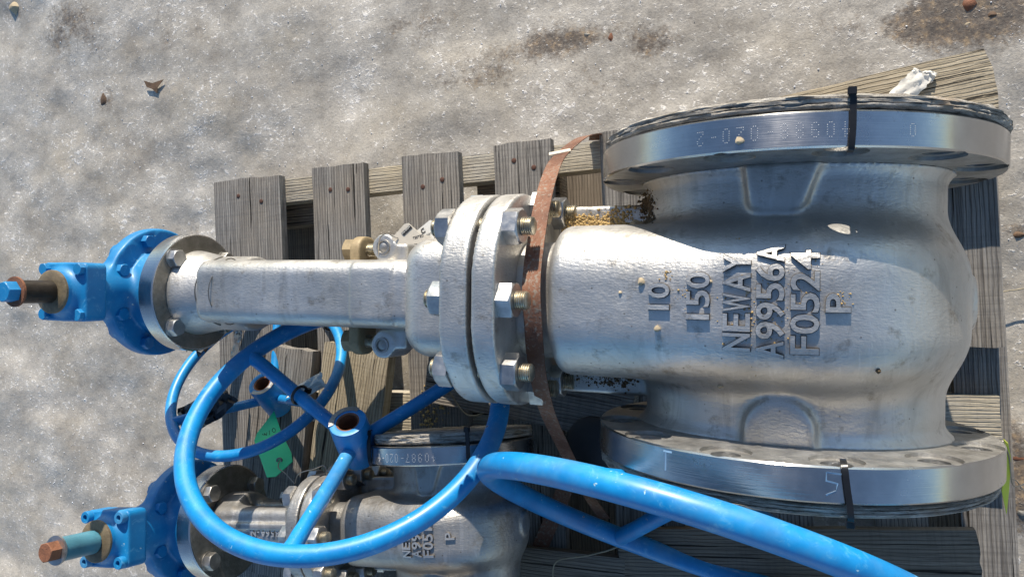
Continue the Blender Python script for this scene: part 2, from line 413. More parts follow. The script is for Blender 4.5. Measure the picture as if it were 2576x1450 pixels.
def textmesh(s, h, depth, mat, bold=.02, align='CENTER', fine=False):
    c = bpy.data.curves.new('t', 'FONT'); c.body = s; c.size = 1.; c.extrude = .5; c.offset = bold; c.align_x = align
    c.resolution_u = 3
    o = bpy.data.objects.new('t', c); C.objects.link(o)
    dg = bpy.context.evaluated_depsgraph_get(); dg.update()
    me = bpy.data.meshes.new_from_object(o.evaluated_get(dg)); bpy.data.objects.remove(o)
    k = h / .70 * MM
    for v in me.vertices: v.co = Vector((v.co.x * k, v.co.y * k, v.co.z * depth * MM))
    me.materials.clear(); me.materials.append(MAT[mat]); me.name = s
    if fine:
        b = bmesh.new(); b.from_mesh(me); bmesh.ops.triangulate(b, faces=b.faces[:])
        for _ in range(3):
            e = [q for q in b.edges if q.calc_length() > 3.2 * MM and abs(q.verts[0].co.z - q.verts[1].co.z) < 1e-5]
            if not e: break
            bmesh.ops.subdivide_edges(b, edges=e, cuts=1); bmesh.ops.triangulate(b, faces=[q for q in b.faces if len(q.verts) > 3])
        b.to_mesh(me); b.free()
    return me

# ---------------------------------------------------------------- ground
def vnoise(x, y, seed):
    r = np.random.RandomState(seed); T = r.rand(256, 256)
    xi = np.floor(x).astype(int); yi = np.floor(y).astype(int); fx = x - xi; fy = y - yi
    fx = fx * fx * (3 - 2 * fx); fy = fy * fy * (3 - 2 * fy)
    g = lambda a, b: T[a % 256, b % 256]
    return (g(xi, yi) * (1 - fx) + g(xi + 1, yi) * fx) * (1 - fy) + (g(xi, yi + 1) * (1 - fx) + g(xi + 1, yi + 1) * fx) * fy
def gridlines(a, b, step):
    core = list(np.arange(a, b, step)); d = step; lo = [a]; hi = [core[-1]]
    while hi[-1] < 300000: d *= 1.35; lo.append(lo[-1] - d); hi.append(hi[-1] + d)
    return np.array(lo[:0:-1] + core + hi[1:])
gx, gy = gridlines(-1850, 420, 4.), gridlines(-760, 760, 4.)
GX, GY = np.meshgrid(gx, gy, indexing='ij')
def gheight(x, y):
    h = (vnoise(x / 190, y / 120, 1) - .5) * 13 + (vnoise(x / 60, y / 45, 2) - .5) * 4 + (vnoise(x / 22, y / 20, 3) - .5) * .8 + (vnoise(x / 9.5, y / 9.5, 4) - .5) * .45
    return h + (vnoise(x / 5, y / 5, 5) - .5) * .35
GZ = gheight(GX, GY)
n0, n1 = GX.shape
me = bpy.data.meshes.new('ground')
V = np.stack([GX, GY, GZ], -1).reshape(-1, 3) * MM
I = np.arange(n0 * n1).reshape(n0, n1)
Q = np.stack([I[:-1, :-1], I[1:, :-1], I[1:, 1:], I[:-1, 1:]], -1).reshape(-1, 4)
me.vertices.add(len(V)); me.vertices.foreach_set('co', V.astype(np.float32).ravel())
me.loops.add(Q.size); me.loops.foreach_set('vertex_index', Q.astype(np.int32).ravel())
me.polygons.add(len(Q)); me.polygons.foreach_set('loop_start', np.arange(0, Q.size, 4, dtype=np.int32))
me.update(calc_edges=True); me.materials.append(MAT['ground']); me.shade_smooth()
g = bpy.data.objects.new('ground', me); C.objects.link(g); g['kind'] = 'structure'; g['label'] = 'dirty grey ice and packed snow with muddy patches'
GZ0 = -320.

# ---------------------------------------------------------------- pallet and timbers
def plankm(L, w, t, mat, seed=0, rough=1.):
    """board lying along local x, top face at z=0"""
    r = np.random.RandomState(seed + 11); nx = max(6, int(L / 22)); ny = max(4, int(w / 9))
    V = []; F = []
    def e(n, a): return np.cumsum(r.randn(n + 1)) * a
    ea, eb = e(ny, .7 * rough), e(ny, .7 * rough); sa, sb = e(nx, .25 * rough), e(nx, .25 * rough)
    for lay in (0, 1):
        for i in range(nx + 1):
            for j in range(ny + 1):
                u, v = i / nx, j / ny
                x = -L / 2 + L * u + (ea[j] if i == 0 else eb[j] if i == nx else 0)
                y = -w / 2 + w * v + (sa[i] if j == 0 else sb[i] if j == ny else 0)
                z = -t * lay - (1.0 if (j in (0, ny) or i in (0, nx)) and lay == 0 else 0) + (r.randn() * .22 * rough if lay == 0 else 0)
                V.append((x, y, z))
    N = (nx + 1) * (ny + 1); id = lambda i, j, l: l * N + i * (ny + 1) + j
    for i in range(nx):
        for j in range(ny):
            F.append((id(i, j, 0), id(i + 1, j, 0), id(i + 1, j + 1, 0), id(i, j + 1, 0)))
            F.append((id(i, j, 1), id(i, j + 1, 1), id(i + 1, j + 1, 1), id(i + 1, j, 1)))
    for i in range(nx):
        F.append((id(i, 0, 1), id(i + 1, 0, 1), id(i + 1, 0, 0), id(i, 0, 0))); F.append((id(i, ny, 0), id(i + 1, ny, 0), id(i + 1, ny, 1), id(i, ny, 1)))
    for j in range(ny):
        F.append((id(0, j, 0), id(0, j + 1, 0), id(0, j + 1, 1), id(0, j, 1))); F.append((id(nx, j, 1), id(nx, j + 1, 1), id(nx, j + 1, 0), id(nx, j, 0)))
    return mesh('plank', V, F, mat, True, 25)
pal = thing('pallet', 'weathered grey timber pallet on the ice under the valves and handwheels', 'pallet', (-380, -200, -320), org=(0, 0, 0))
PA = 3.3
def lay(parent, name, cx, cy, z, L, w, t, ang, mat, seed, label=None):
    return part(name, plankm(L, w, t, mat, seed), parent, (cx, cy, z), RZ(ang), label)
ca, sa_ = math.cos(R(PA)), math.sin(R(PA))
def pf(u, v): return (-1000 + u * ca - v * sa_, 197 + u * sa_ + v * ca)      # pallet frame: u to the right along the top edge, v away
nailm = mesh('nail', *lathe([(0, 1.2), (2.2, 1.2), (3.6, .7), (4.0, 0), (4.0, -1)], 12), 'darkrust')
LP = 930
decks = [(2, 148, 0), (216, 104, 4), (394, 104, 3), (558, 94, 6), (730, 96, 3), (905, 95, 0), (1075, 60, 0)]
for i, (u0, w, ov) in enumerate(decks):
    p = pf(u0 + w / 2, ov - LP / 2)
    o = lay(pal, 'plank', p[0], p[1], -203, LP, w, 17, 90 + PA, 'wood', i)
    for (a, b) in ((.28, .045), (.62, .03 + .012 * (i % 3))):
        part('nail', nailm, o, (LP / 2 - LP * b, (a - .5) * w, .2))
for v0, w, nm in ((-24, 42, 'stringer'), (-430, 90, 'stringer'), (-880, 60, 'stringer')):
    p = pf(615, v0); lay(pal, nm, p[0], p[1], -220.5, 1222, w, 40, PA, 'wood_pale', 20 + int(w), None)
for k, (u0, v0) in enumerate([(u, v) for v in (-35, -430, -880) for u in (150, 575, 1120)]):
    p = pf(u0, v0 - 8); part('block', mesh('block', *box((0, 0, 0), (72 if k != 4 else 80, 40, 21), 1.5), 'wood_dark'), pal, (p[0], p[1], -282.5), RZ(PA))
for k, (u0, w) in enumerate(((60, 130), (488, 108), (604, 104), (1090, 120))):
    p = pf(u0 + w / 2, -455); lay(pal, 'bottom_plank', p[0], p[1], -304, 920, w, 15, 90 + PA, 'wood_dark', 40 + k)
q_ = (at(2448, 1400, -241) + at(2531, 1400, -241)) / 2; lay(pal, 'plank', q_.x - .0577 * 170, q_.y + 170, -241, 640, 62, 17, 90 + PA, 'wood', 77, 'sunk right edge plank')

t = single('timber', plankm(275, 135, 37, 'wood_tan', 5, 2.2), 'split sunlit tan plank end behind the rear valve flange, under a crumpled white strip', 'timber', (90, 214, -165.5), RZ(8.7))
t = single('timber', plankm(350, 86, 37, 'wood', 6), 'narrow grey board running along the right pallet edge beside the big valve body', 'timber', (193, 120, -203.2), RZ(90 + 3.3))
t = single('timber', plankm(330, 80, 36, 'wood', 8), 'shaded grey board slanting out from under the bolted valve neck near the rusty strap', 'timber', (-370, -146, -166), RZ(-7))
t = single('timber', plankm(420, 126, 24, 'wood_tan', 9, 1.6), 'sunlit tan board with streaked shadows under the green tag', 'timber', (-700, -300, -178), RZ(82))
t = single('timber', plankm(400, 122, 24, 'wood', 12, 1.4), 'grey board beside the sunlit tan one, under the overlapping handwheels', 'timber', (-838, -290, -178), RZ(84))
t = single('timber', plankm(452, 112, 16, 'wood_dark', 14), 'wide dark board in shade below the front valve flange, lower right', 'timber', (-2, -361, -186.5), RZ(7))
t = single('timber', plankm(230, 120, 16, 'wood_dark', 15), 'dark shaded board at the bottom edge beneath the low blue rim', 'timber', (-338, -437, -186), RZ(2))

# ---------------------------------------------------------------- valves
def body_field(YF):
    def f(x, y, z):
        ay = np.abs(y); h = 171 + np.minimum(x, 0) * .09; r = 56
        w0 = np.hypot(x, z) - 173 + r; w1 = ay - 81 + r
        A = np.minimum(np.maximum(w0, w1), 0) + np.hypot(np.maximum(w0, 0), np.maximum(w1, 0)) - r
        B = smax(rb2(y, z, 81, h, 63), seg(x, -230, 5), 16)
        d = smin(A, B, 6)
        d = smin(d, smax(rb2(y, z, 64, 126, 44), seg(x, -274, -180), 4), 9)
        rn = 149 + 8 * np.clip((ay - YF + 14) / 14, 0, 1) ** 2
        d = smin(d, smax((np.sqrt((x / 152) ** 2 + (z / 117) ** 2) - 1) * 128 - (rn - 149), ay - YF - 1, 1), 24)
        pad = rb2(x + 3, ay - (YF + 20), 33, 20 + (YF - 90), 30)
        pad = np.where(y > 0, rb2(x + 3 + (YF - ay) * .12, ay - (YF + 20), 35 - (YF - ay) * .25, 20 + (YF - 90), 9), pad)
        pad = smax(pad, seg(np.abs(z), 60, 130), 8)
        d = smin(d, smax(pad, ay - YF - 1, 1), 11)
        d = smin(d, smax(np.hypot(y - 4, z + 6) - 27, seg(x, 150, 178), 5), 8)
        d = smin(d, rb3(x, ay, z, (-205, 92, -10), (62, 21, 9), 5), 9)
        return np.maximum(d, ay - YF - 1)
    return f
def cast_letters(v, rows, surf, s, rot=90, lift=2.4):
    """characters standing proud of the casting, read bottom to top; rows: (text, x, y of the middle, letter height, pitch)"""
    for text, x0, y0, h, pitch in rows:
        n = len(text)
        for i, chx in enumerate(text):
            y = y0 + (i - (n - 1) / 2) * pitch * (1 if rot == 90 else -1); me = textmesh(chx, h, 8. * s, 'cast', .016, fine=True)
            wv = [q.co.x for q in me.vertices]; cx = (max(wv) + min(wv)) / 2; sc = min(1.25, pitch * .90 * MM / (max(wv) - min(wv)))
            for q in me.vertices:
                lx, ly = (q.co.x - cx) / MM * sc, q.co.y / MM
                X, Y = (x0 - ly + h / 2, y + lx) if rot == 90 else (x0 + ly - h / 2, y - lx)
                zz = surf(X, Y)
                q.co = Vector((X, Y, zz + q.co.z / MM + (0 if q.co.z < 0 else lift * s - 2.2 * s))) * MM
            me.update(); me.shade_smooth(); me.set_sharp_from_angle(angle=R(40)); me.materials.append(MAT['grime'])
            for q in me.polygons:
                if q.normal.z < .45: q.material_index = 1
            part('raised_letter', me, v)
            if s == 1:
                me = textmesh(chx, h, .7, 'grime', .036, fine=True)
                for q in me.vertices:
                    lx, ly = (q.co.x - cx) / MM * sc, q.co.y / MM
                    X, Y = (x0 - ly + h / 2, y + lx)
                    q.co = Vector((X, Y, surf(X, Y) + q.co.z / MM + .15)) * MM
                me.update(); me.shade_smooth(); part('dirt_line', me, v)
DOT = {'0': '0110100110011001100110010110', '2': '0110100100010010010010001111', '4': '0010011010101111001000100010',
       '9': '0110100110010111000110010110', '8': '0110100110010110100110010110', '-': '0000000000001110000000000000',
       '7': '1111000100100010010001000100', 'M': '1001111111111001100110011001'}
def dots(text, Rr, ymid, a0, pitch, sc, flip=True):
    ms = []
    for i, chx in enumerate(text):
        for k, b in enumerate(DOT[chx]):
            if b == '1':
                cx, cy = k % 4 - 1.5, 3 - k // 4
                arc = ((i - (len(text) - 1) / 2) * pitch + cx * sc) * (-1 if flip else 1)
                yy = ymid + (-cy if flip else cy) * sc * 1.15; a = a0 + arc / Rr
                c = Vector((Rr * math.sin(a), yy, Rr * math.cos(a)))
                ms.append(xf(lathe([(0, .35), (.34, .2), (.46, -.1)], 6), RY(math.degrees(a)), c))
    return join(*ms)
def flange_mesh(Rf, t, nh, rb, rh, rs, phase, raised, s=1):
    """disc along y: inner face at y=0, outer face at y=t; bolt holes with turned seats on the inner face"""
    prof = [(raised, t + 1.6), (raised + .4, t), (Rf - 1.6, t), (Rf, t - 1.6), (Rf, 1.6), (Rf - 1.6, 0), (60 * s, 0), (60 * s, t + 1.6)]
    me = mesh('flange', *lathe(prof, 160, 'y', True), 'mach')
    cut = []
    for k in range(nh):
        a = phase + 2 * math.pi * k / nh; c = (-rb * math.cos(a), 0, rb * math.sin(a))
        cut.append(xf(lathe([(rh, -5), (rh, t + 6)], 28, 'y'), None, c)); cut.append(xf(lathe([(rs, -6), (rs, 3.4 * s)], 40, 'y'), None, c))
    bm = bmesh.new()
    v, f = join(*cut[::2]); c1 = mesh('c', v, f, 'mach'); me = boolean(me, c1, 'mach')
    v, f = join(*cut[1::2]); c2 = mesh('c', v, f, 'mach'); me = boolean(me, c2, 'mach')
    me.name = 'flange'; me.materials.append(MAT['face'])
    for q in me.polygons:
        if abs(q.normal.y) > .8 or math.hypot(q.center.x, q.center.z) < (Rf - 2.5) * MM: q.material_index = 1
    return me
NUT = mesh('nut', *hexa(35, 17), 'nut'); STUD = mesh('stud', *studm(9.8, 124, 2.6), 'thread')
HEAD = mesh('bolt', *join(lathe([(0, -.2), (14.5, -.2), (14.5, 1.8), (0, 1.8)], 24), xf(hexa(23, 11), None, (0, 0, 1.6))), 'nut')
HEADD = mesh('bolt', *join(lathe([(0, -.2), (14.5, -.2), (14.5, 1.8), (0, 1.8)], 24), xf(hexa(23, 11), None, (0, 0, 1.6))), 'dkbolt')
BHEAD = mesh('cover_bolt', *hexa(14.5, 6.5), 'blue')
SOCK = mesh('cover_bolt', *lathe([(0, 4), (4, 4), (4, 9), (8, 9), (8.6, 8), (8.6, 0)], 20), 'blue')

def valve(name, label, org, rotz, roll, s, RF, FY, FT, kx, YF, nh, rb, rows, markings, stud_sc, vox, second=False):
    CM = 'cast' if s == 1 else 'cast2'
    base = Vector(org) + Vector((0, 0, -RF)); rot = (RZ(rotz) @ RX(roll)).to_4x4()
    v = thing(name, label, 'valve', base, rot, None, org)
    fb = body_field(YF)
    F = lambda x, y, z: fb(x / s, y / s, z / s) * s
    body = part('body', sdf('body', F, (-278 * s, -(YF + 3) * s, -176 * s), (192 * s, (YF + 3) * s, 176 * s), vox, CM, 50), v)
    fl = flange_mesh(RF, FT, nh, rb, 13.5 * (1 if s == 1 else .75), 23.3 * (1 if s == 1 else .62), math.pi / nh, RF * .80, s)
    part('flange', fl, v, (0, FY, 0)); part('flange', fl, v, (0, -FY, 0), Matrix.Rotation(math.pi, 3, 'X') @ Matrix.Identity(3))
    # height of the casting's top at (x, y)
    gxs = np.arange(-236, 130, 1.5) * s; gys = np.arange(-134, 134.5, 1.5) * s
    HX, HY = np.meshgrid(gxs, gys, indexing='ij'); lo = np.zeros_like(HX); hi = lo + 190. * s
    for _ in range(18):
        m = (lo + hi) / 2; ins = F(HX, HY, m) < 0; lo = np.where(ins, m, lo); hi = np.where(ins, hi, m)
    HM = lo
    def surf(X, Y):
        a = min(max((X - gxs[0]) / (1.5 * s), 0), len(gxs) - 1.001); b = min(max((Y - gys[0]) / (1.5 * s), 0), len(gys) - 1.001)
        i, j = int(a), int(b); a -= i; b -= j
        return float((HM[i, j] * (1 - a) + HM[i + 1, j] * a) * (1 - b) + (HM[i, j + 1] * (1 - a) + HM[i + 1, j + 1] * a) * b)
    if rows: cast_letters(v, rows, surf, 1 if s == 1 else .8)
    for vf, mt, nm in markings:
        part(nm, mesh(nm, *vf, mt), v)
    # bonnet joint
    f_ = 1. if s == 1 else 1.12; fx = 0 if s == 1 else 5
    def rt(x0, x1):
        return lambda x, y, z: smax(rb2(y, z, 118 * s * f_, 186 * s * f_, 100 * s * f_), seg(x, x0 * s, x1 * s), 2.2 * s)
    part('body_flange', sdf('bf', rt(-297.5, -272), (-300 * s, -120 * s * f_, -188 * s * f_), (-270 * s, 120 * s * f_, 188 * s * f_), vox, CM, 50), v)
    part('bonnet_flange', sdf('bf', rt(-334, -303), (-336 * s, -120 * s * f_, -188 * s * f_), (-301 * s, 120 * s * f_, 188 * s * f_), vox, CM, 50), v)
    gk = lambda x, y, z: np.maximum(rb2(y, z, 106 * s, 174 * s, 90 * s), seg(x, -306 * s, -295 * s))
    part('gasket', sdf('gk', gk, (-308 * s, -115 * s, -183 * s), (-293 * s, 115 * s, 183 * s), vox * 1.3, 'rubber', 30), v)
    spots = [(0, 163), (77, 148), (-75, 148), (103, 66), (-101, 66), (105, -4), (-101, -4), (100, -74), (-97, -74)]
    for i, (y, z) in enumerate(spots):
        q = stud_sc; rr = RY(90).to_4x4(); sc = Matrix.Diagonal((q, q, q, 1)); L = 117 if s == 1 else 74
        kz = Matrix.Diagonal((q, q, L / 124, 1))
        x_end = -243 * s if s == 1 else -272 * s + 23
        st = part('stud', STUD, v, (x_end - L, y * s * f_, z * s * f_)); st.matrix_basis = st.matrix_basis @ rr @ kz
        a = 17 * i
        n1_ = part('nut', NUT, st, (0, 0, 0)); n1_.matrix_basis = kz.inverted() @ Matrix.Translation((0, 0, (-273 * s - x_end + L) * MM)) @ sc @ RZ(a).to_4x4()
        n2_ = part('nut', NUT, st, (0, 0, 0)); n2_.matrix_basis = kz.inverted() @ Matrix.Translation((0, 0, (-334 * s - x_end + L) * MM)) @ Matrix.Rotation(math.pi, 4, 'X') @ sc @ RZ(a + 9).to_4x4()
    # bonnet
    def bon(x, y, z):
        d = rb3(x, y, z, (-375, 0, 0), (56, 71, 108), 34)
        d = smin(d, smax(rb2(y, z, 80, 118, 50), seg(x, -345, -330), 2), 10)
        return smin(d, np.maximum(np.hypot(y, z) - 34, seg(x, -470, -400)), 10)
    FB = lambda x, y, z: bon(x / s, y / s, z / s) * s
    part('bonnet', sdf('bonnet', FB, (-472 * s, -84 * s, -120 * s), (-329 * s, 84 * s, 120 * s), vox, CM, 50), v)
    # yoke: two arms above and below the stem
    X1 = -334 * s; mx = lambda x: X1 + (x + 334) * kx
    xe = mx(-833)
    ar = 1 if s == 1 else .60
    def yoke(x, y, z):
        az = np.abs(z)
        e = rb2(y - 3 * ar, az - 50 * ar, 43 * ar, 35 * ar, 21 * ar)
        d = smax(e, seg(x, mx(-805) if s != 1 else -760, mx(-425) if s == 1 else mx(-400)), 3 if s != 1 else 12)
        if s == 1:
            d = smin(d, smax(rb2(y - 3, az - 50, 41, 38.2, 15), seg(x, -508, -448), 2.5), 2)
            hub = smax(np.hypot(y, z) - (57 + np.clip((-800 - x) * .2, -3, 7)), seg(x, xe - 2, -722), 6)
            d = smin(d, hub, 12)
        else:
            hub = smax(np.hypot(y, z) - 46, seg(x, xe - 2, xe + 40), 6); hub = np.maximum(hub, -smax(np.hypot(y, z) - 26, seg(x, xe + 14, xe + 60), 3))
            d = smin(d, hub, 14)
            d = smin(d, rb3(x, y, az, ((xe + mx(-425)) / 2, 3, 58 * ar), ((mx(-425) - xe) / 2, 5, 36 * ar), 3), 5)
        return d
    part('yoke', sdf('yoke', yoke, (xe - 4, -58 * max(ar, .9), -95 * max(ar, .7)), (mx(-400) + 4, 62 * max(ar, .9), 95 * max(ar, .7)), vox, CM, 50), v)
    part('stem', mesh('stem', *tube([(mx(-850), 0, 0), (mx(-420), 0, 0)], 12 * ar + 2, 20), 'thread'), v)
    if s == 1:
        part('wire', mesh('wire', *tube([(-727 + 3 * math.sin(3 * a), 3 + 46 * math.cos(a), 50 + 39 * math.sin(a)) for a in np.linspace(0, 2 * math.pi, 33)[:-1]], .8, 6, True), 'wire'), v)
        part('wire', mesh('wire', *tube([(-766 + 6 * math.cos(2 * a), 3 + 50 * math.cos(a), 20 + 50 * math.sin(a)) for a in np.linspace(.2, 2.9, 24)], 1.0, 6), 'wire'), v)
    # stuffing gland with its two eye bolts
    gx_ = mx(-543)
    glm = sdf('gland', lambda x, y, z: np.minimum(smax(rb2(y, z, 80 * ar, 24 * ar, 20 * ar), seg(x, gx_ - 9 * ar, gx_ + 7 * ar), 4), 1e9), (gx_ - 14, -84 * ar, -28), (gx_ + 14, 84 * ar, 28), 2.2, 'ochre' if s == 1 else CM, 50)
    part('gland_flange', glm, v)
    for sg in (1, -1):
        eb = part('eye_bolt', mesh('eye_bolt', *join(xf(studm(8.5 * ar, 72 * max(ar, .8), 2.4), RY(90), (gx_ - 26 * ar, sg * 62 * ar, 0)),
                                                    lathe([(0, -13 * ar), (15 * ar, -13 * ar), (16 * ar, -11 * ar), (16 * ar, 11 * ar), (14 * ar, 13 * ar), (0, 13 * ar)], 24)[0:0] or xf(lathe([(0, -13 * ar), (15 * ar, -13 * ar), (16 * ar, -11 * ar), (16 * ar, 11 * ar), (14 * ar, 13 * ar), (0, 13 * ar)], 24), None, (gx_ + 48 * max(ar, .8), sg * 62 * ar, 0))), 'thread'), v)
        part('nut', mesh('nut', *xf(hexa(28 * ar, 17 * ar), RY(-90), (gx_ - 10 * ar, sg * 62 * ar, 0)), 'ochre' if s == 1 else 'dkbolt'), eb)
        ear = lambda x, y, z, sg=sg: smin(np.maximum(np.hypot(x - (gx_ + 46 * max(ar, .8)), y - sg * 64 * ar) - 17.5 * ar, np.abs(z) - 26 * ar), rb3(x, y, z, (gx_ + 60 * max(ar, .8), sg * 55 * ar, 0), (20 * ar, 14 * ar, 24 * ar), 5), 8)
        part('hinge_lug', sdf('lug', ear, (gx_ + 15, min(sg * 30 * ar, sg * 90 * ar), -30 * ar), (gx_ + 90, max(sg * 30 * ar, sg * 90 * ar), 30 * ar), 2.0, CM, 50), v)
        part('hinge_pin', mesh('hinge_pin', *lathe([(0, 2), (4 * ar, 1.4), (7 * ar, 0), (8 * ar, 1.8), (10 * ar, 1.8), (10.5 * ar, -4)], 20), 'dkbolt'), v, (gx_ + 46 * max(ar, .8), sg * 64 * ar, 27 * ar))
    # yoke flange and its bolts
    yf = mesh('yoke_flange', *lathe([(30, 0), (53, 0), (86, 0), (87.5, -1.5), (87.5, -24.5), (86, -26), (30, -26)], 96, 'x', True), 'mach')
    part('yoke_flange', yf, v, (xe, 0, 0))
    part('flange_face', mesh('flange_face', *lathe([(40, 0), (84.5, 0), (84.5, .5), (40, .5)], 96, 'x', True), 'dkface'), v, (xe, 0, 0))
    for k in range(4):
        a = R(45 + 90 * k); o = part('bolt', HEADD if second or k > 1 else HEAD, v, (xe + .5, 70 * math.cos(a), 70 * math.sin(a))); o.matrix_basis = o.matrix_basis @ RY(90).to_4x4() @ RZ(12 * k + 5).to_4x4()
    # bevel gearbox
    gx0 = xe + 833
    gb = part('gearbox', None, v)
    gb2 = bpy.data.objects
    def gear(x, y, z):
        x = x - gx0
        d = smax(np.hypot(y, z) - 66, seg(x, -925, -859), 4)
        rim = smax(np.hypot(y, z) - 96, seg(x, -924, -906), 4)
        d = smin(d, rim, 5)
        dome = np.sqrt(((x + 918) / 34) ** 2 + (np.hypot(y, z) / 92) ** 2) - 1
        d = smin(d, np.maximum(dome * 32, x + 908), 6)
        a = np.arctan2(z, y); kk = np.round(a / (math.pi / 4)); a2 = kk * math.pi / 4
        bos = np.maximum(np.hypot(y - 79 * np.cos(a2), z - 79 * np.sin(a2)) - 14, seg(x, -936, -906))
        d = smin(d, bos, 5)
        d = smin(d, smax(np.hypot(x + 925, y) - 35, seg(z, 55, 122), 3), 12)
        d = smin(d, smax(rb2(x + 925, y, 42, 40, 8), seg(z, 117, 150), 2.5), 5)
        d = smin(d, smax(np.hypot(x + 925, y) - (29 + np.clip((160 - z) * .35, 0, 5)), seg(z, 148, 168), 3), 10)
        return d
    gm = sdf('gearbox_housing', gear, (-958 + gx0, -104, -104), (-855 + gx0, 104, 172), 2.0, 'blue', 50)
    bpy.data.objects.remove(gb)
    gb = part('gearbox', gm, v)
    for k in range(8):
        a = R(22.5 + 45 * k); o = bpy.data.objects.new('cover_bolt', BHEAD); C.objects.link(o); o.parent = gb
        o.matrix_basis = Matrix.Translation(Vector((gx0 - 906, 82 * math.cos(a), 82 * math.sin(a))) * MM) @ RY(90).to_4x4() @ RZ(7 * k).to_4x4() @ Matrix.Diagonal((1.15, 1.15, 1.5, 1))
    for k, (dx, dy) in enumerate(((-33, 31), (33, 31), (33, -31), (-33, -31))):
        o = bpy.data.objects.new('cover_bolt', SOCK if second else BHEAD); C.objects.link(o); o.parent = gb
        o.matrix_basis = Matrix.Translation(Vector((gx0 - 925 + dx, dy, 150)) * MM) @ RZ(11 * k + 4).to_4x4()
    shp = [(0, 165), (15.2, 165), (15.2, 216), (0, 216)] if not second else [(0, 165), (14.5, 165), (14.5, 172), (16.2, 172.2), (16.2, 226), (0, 226)]
    zt = shp[-1][1]
    sh = part('input_shaft', mesh('input_shaft', *lathe(shp, 32 if not second else 14), 'shaft' if not second else 'teal'), v, (gx0 - 925, 0, 0))
    o = bpy.data.objects.new('collar', mesh('collar', *lathe([(15, 170), (27, 169.6), (29.5, 168), (29.5, 165), (15, 165)], 32, 'z', True), 'grease')); C.objects.link(o); o.parent = sh
    o = bpy.data.objects.new('washer', mesh('washer', *lathe([(0, zt), (19.5, zt), (19.5, zt + 3), (0, zt + 3)], 32), 'rustred' if not second else 'nut')); C.objects.link(o); o.parent = sh
    o = bpy.data.objects.new('bolt', mesh('bolt', *xf(hexa(24, 15), RZ(12), (0, 0, zt + 3)), 'blue' if not second else 'rustred')); C.objects.link(o); o.parent = sh
    return v, surf, xe
k = NT('dull_face'); c = k.co()
MAT['grime'] = m_plain('grime', (.15, .135, .12), .7, .2, .4, 120)
k2 = NT('turned_face'); c2_ = k2.co()
MAT['face'] = k2.out(k2.ramp(k2.noise(c2_, 30, 5, .7), [(.3, (.26, .245, .22)), (.7, (.52, .505, .475))]), k2.rng(k2.noise(c2_, 70, 4, .6), .3, .7, .34, .55), .86, k2.bump(k2.noise(k2.mapp(c2_, (1, 1, 1)), 170, 5, .75), .0022, .9))
MAT['dkface'] = k.out(k.ramp(k.noise(c, 40, 5, .7), [(.3, (.16, .145, .12)), (.7, (.34, .32, .28))]), .42, .8, k.bump(k.noise(c, 190, 4, .7), .0012, .7))
MAT['grease'] = m_plain('rusty_grease', (.17, .13, .075), .55, 0., .5, 60, .0008)

fl_marks = [(dots('40988-020-2', 203., 148., R(-3), 12.2, 1.75), 'mark', 'punched_marks'), (dots('0', 203., 148., R(30), 12., 1.5), 'mark', 'punched_marks')]
def pen(lines, Rr, wd=3.2):
    ms = []
    for ln in lines:
        P = [(Rr * math.sin(a), y, Rr * math.cos(a)) for a, y in ln]
        W_ = [(math.cos(ln[0][0]), .4, 0) for _ in P]
        ms.append(ribbon(P, [(.6, .8, 0)] * len(P), wd, .12))
    return join(*ms)
five = [[(x0 / 203., y) for x0, y in ((50, -139), (38, -138), (38, -145), (47, -147), (46, -153), (38, -157))]]
five = [[(a, y) for a, y in ln] for ln in five]
tee = [[(-107 / 203. + k * .012, -137.) for k in range(5)], [(-104 / 203., -137 - k * 3.) for k in range(7)]]
fl_marks.append((pen(five, 203.15, 1.6), 'pen', 'marker_stroke')); fl_marks.append((pen(tee, 203.15, 2.), 'pen', 'marker_stroke'))
rows1 = [('10', -111, 4, 20, 16.), ('150', -74, 5, 21, 17.), ('NEWAY', -39, 2, 24, 18.), ('A9956A', -10, 3.5, 23, 17.2), ('F0524', 19, 3, 23, 18.8), ('P', 46, 3, 20, 20)]
v1, surf1, xe1 = valve('gate_valve', 'big silver cast gate valve lying on its side with bolted neck and square blue gearbox', (0, 0, 0), 0, 0, 1., 203., 133., 31.5, 1., 133., 12, 179.,
      rows1, fl_marks, 1., 2.6)
c2 = at(1147, 1318, -62)
rows2 = [('4', -110 * .58, 3, 11, 9), ('150', -74 * .58, 4, 11, 8.5), ('NEWAY', -36 * .58, 1, 13, 10.), ('A9905', -9 * .58, 2, 13, 10.), ('F0512', 19 * .58, 2, 13, 10.), ('P', 66 * .58, 3, 11, 12)]
m2 = [(dots('40987-020-4', 114.6, 101., R(-8), 9., 1.4), 'mark', 'punched_marks')]
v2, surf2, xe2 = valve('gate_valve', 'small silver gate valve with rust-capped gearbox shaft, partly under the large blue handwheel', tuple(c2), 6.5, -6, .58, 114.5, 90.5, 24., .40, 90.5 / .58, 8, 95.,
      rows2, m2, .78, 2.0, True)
# casting number on the small valve's yoke arm, upside down
for i, chx in enumerate('A9856A-NC'):
    me = textmesh(chx, 9, 1.6, 'cast', .03)
    for q in me.vertices: q.co = Vector((-(q.co.x) + (-262 - i * 8.6 + 18) * MM, -q.co.y + .004 - .006, q.co.z + 53.2 * MM))
    me.shade_smooth(); me.set_sharp_from_angle(angle=R(40)); part('raised_letter', me, v2)

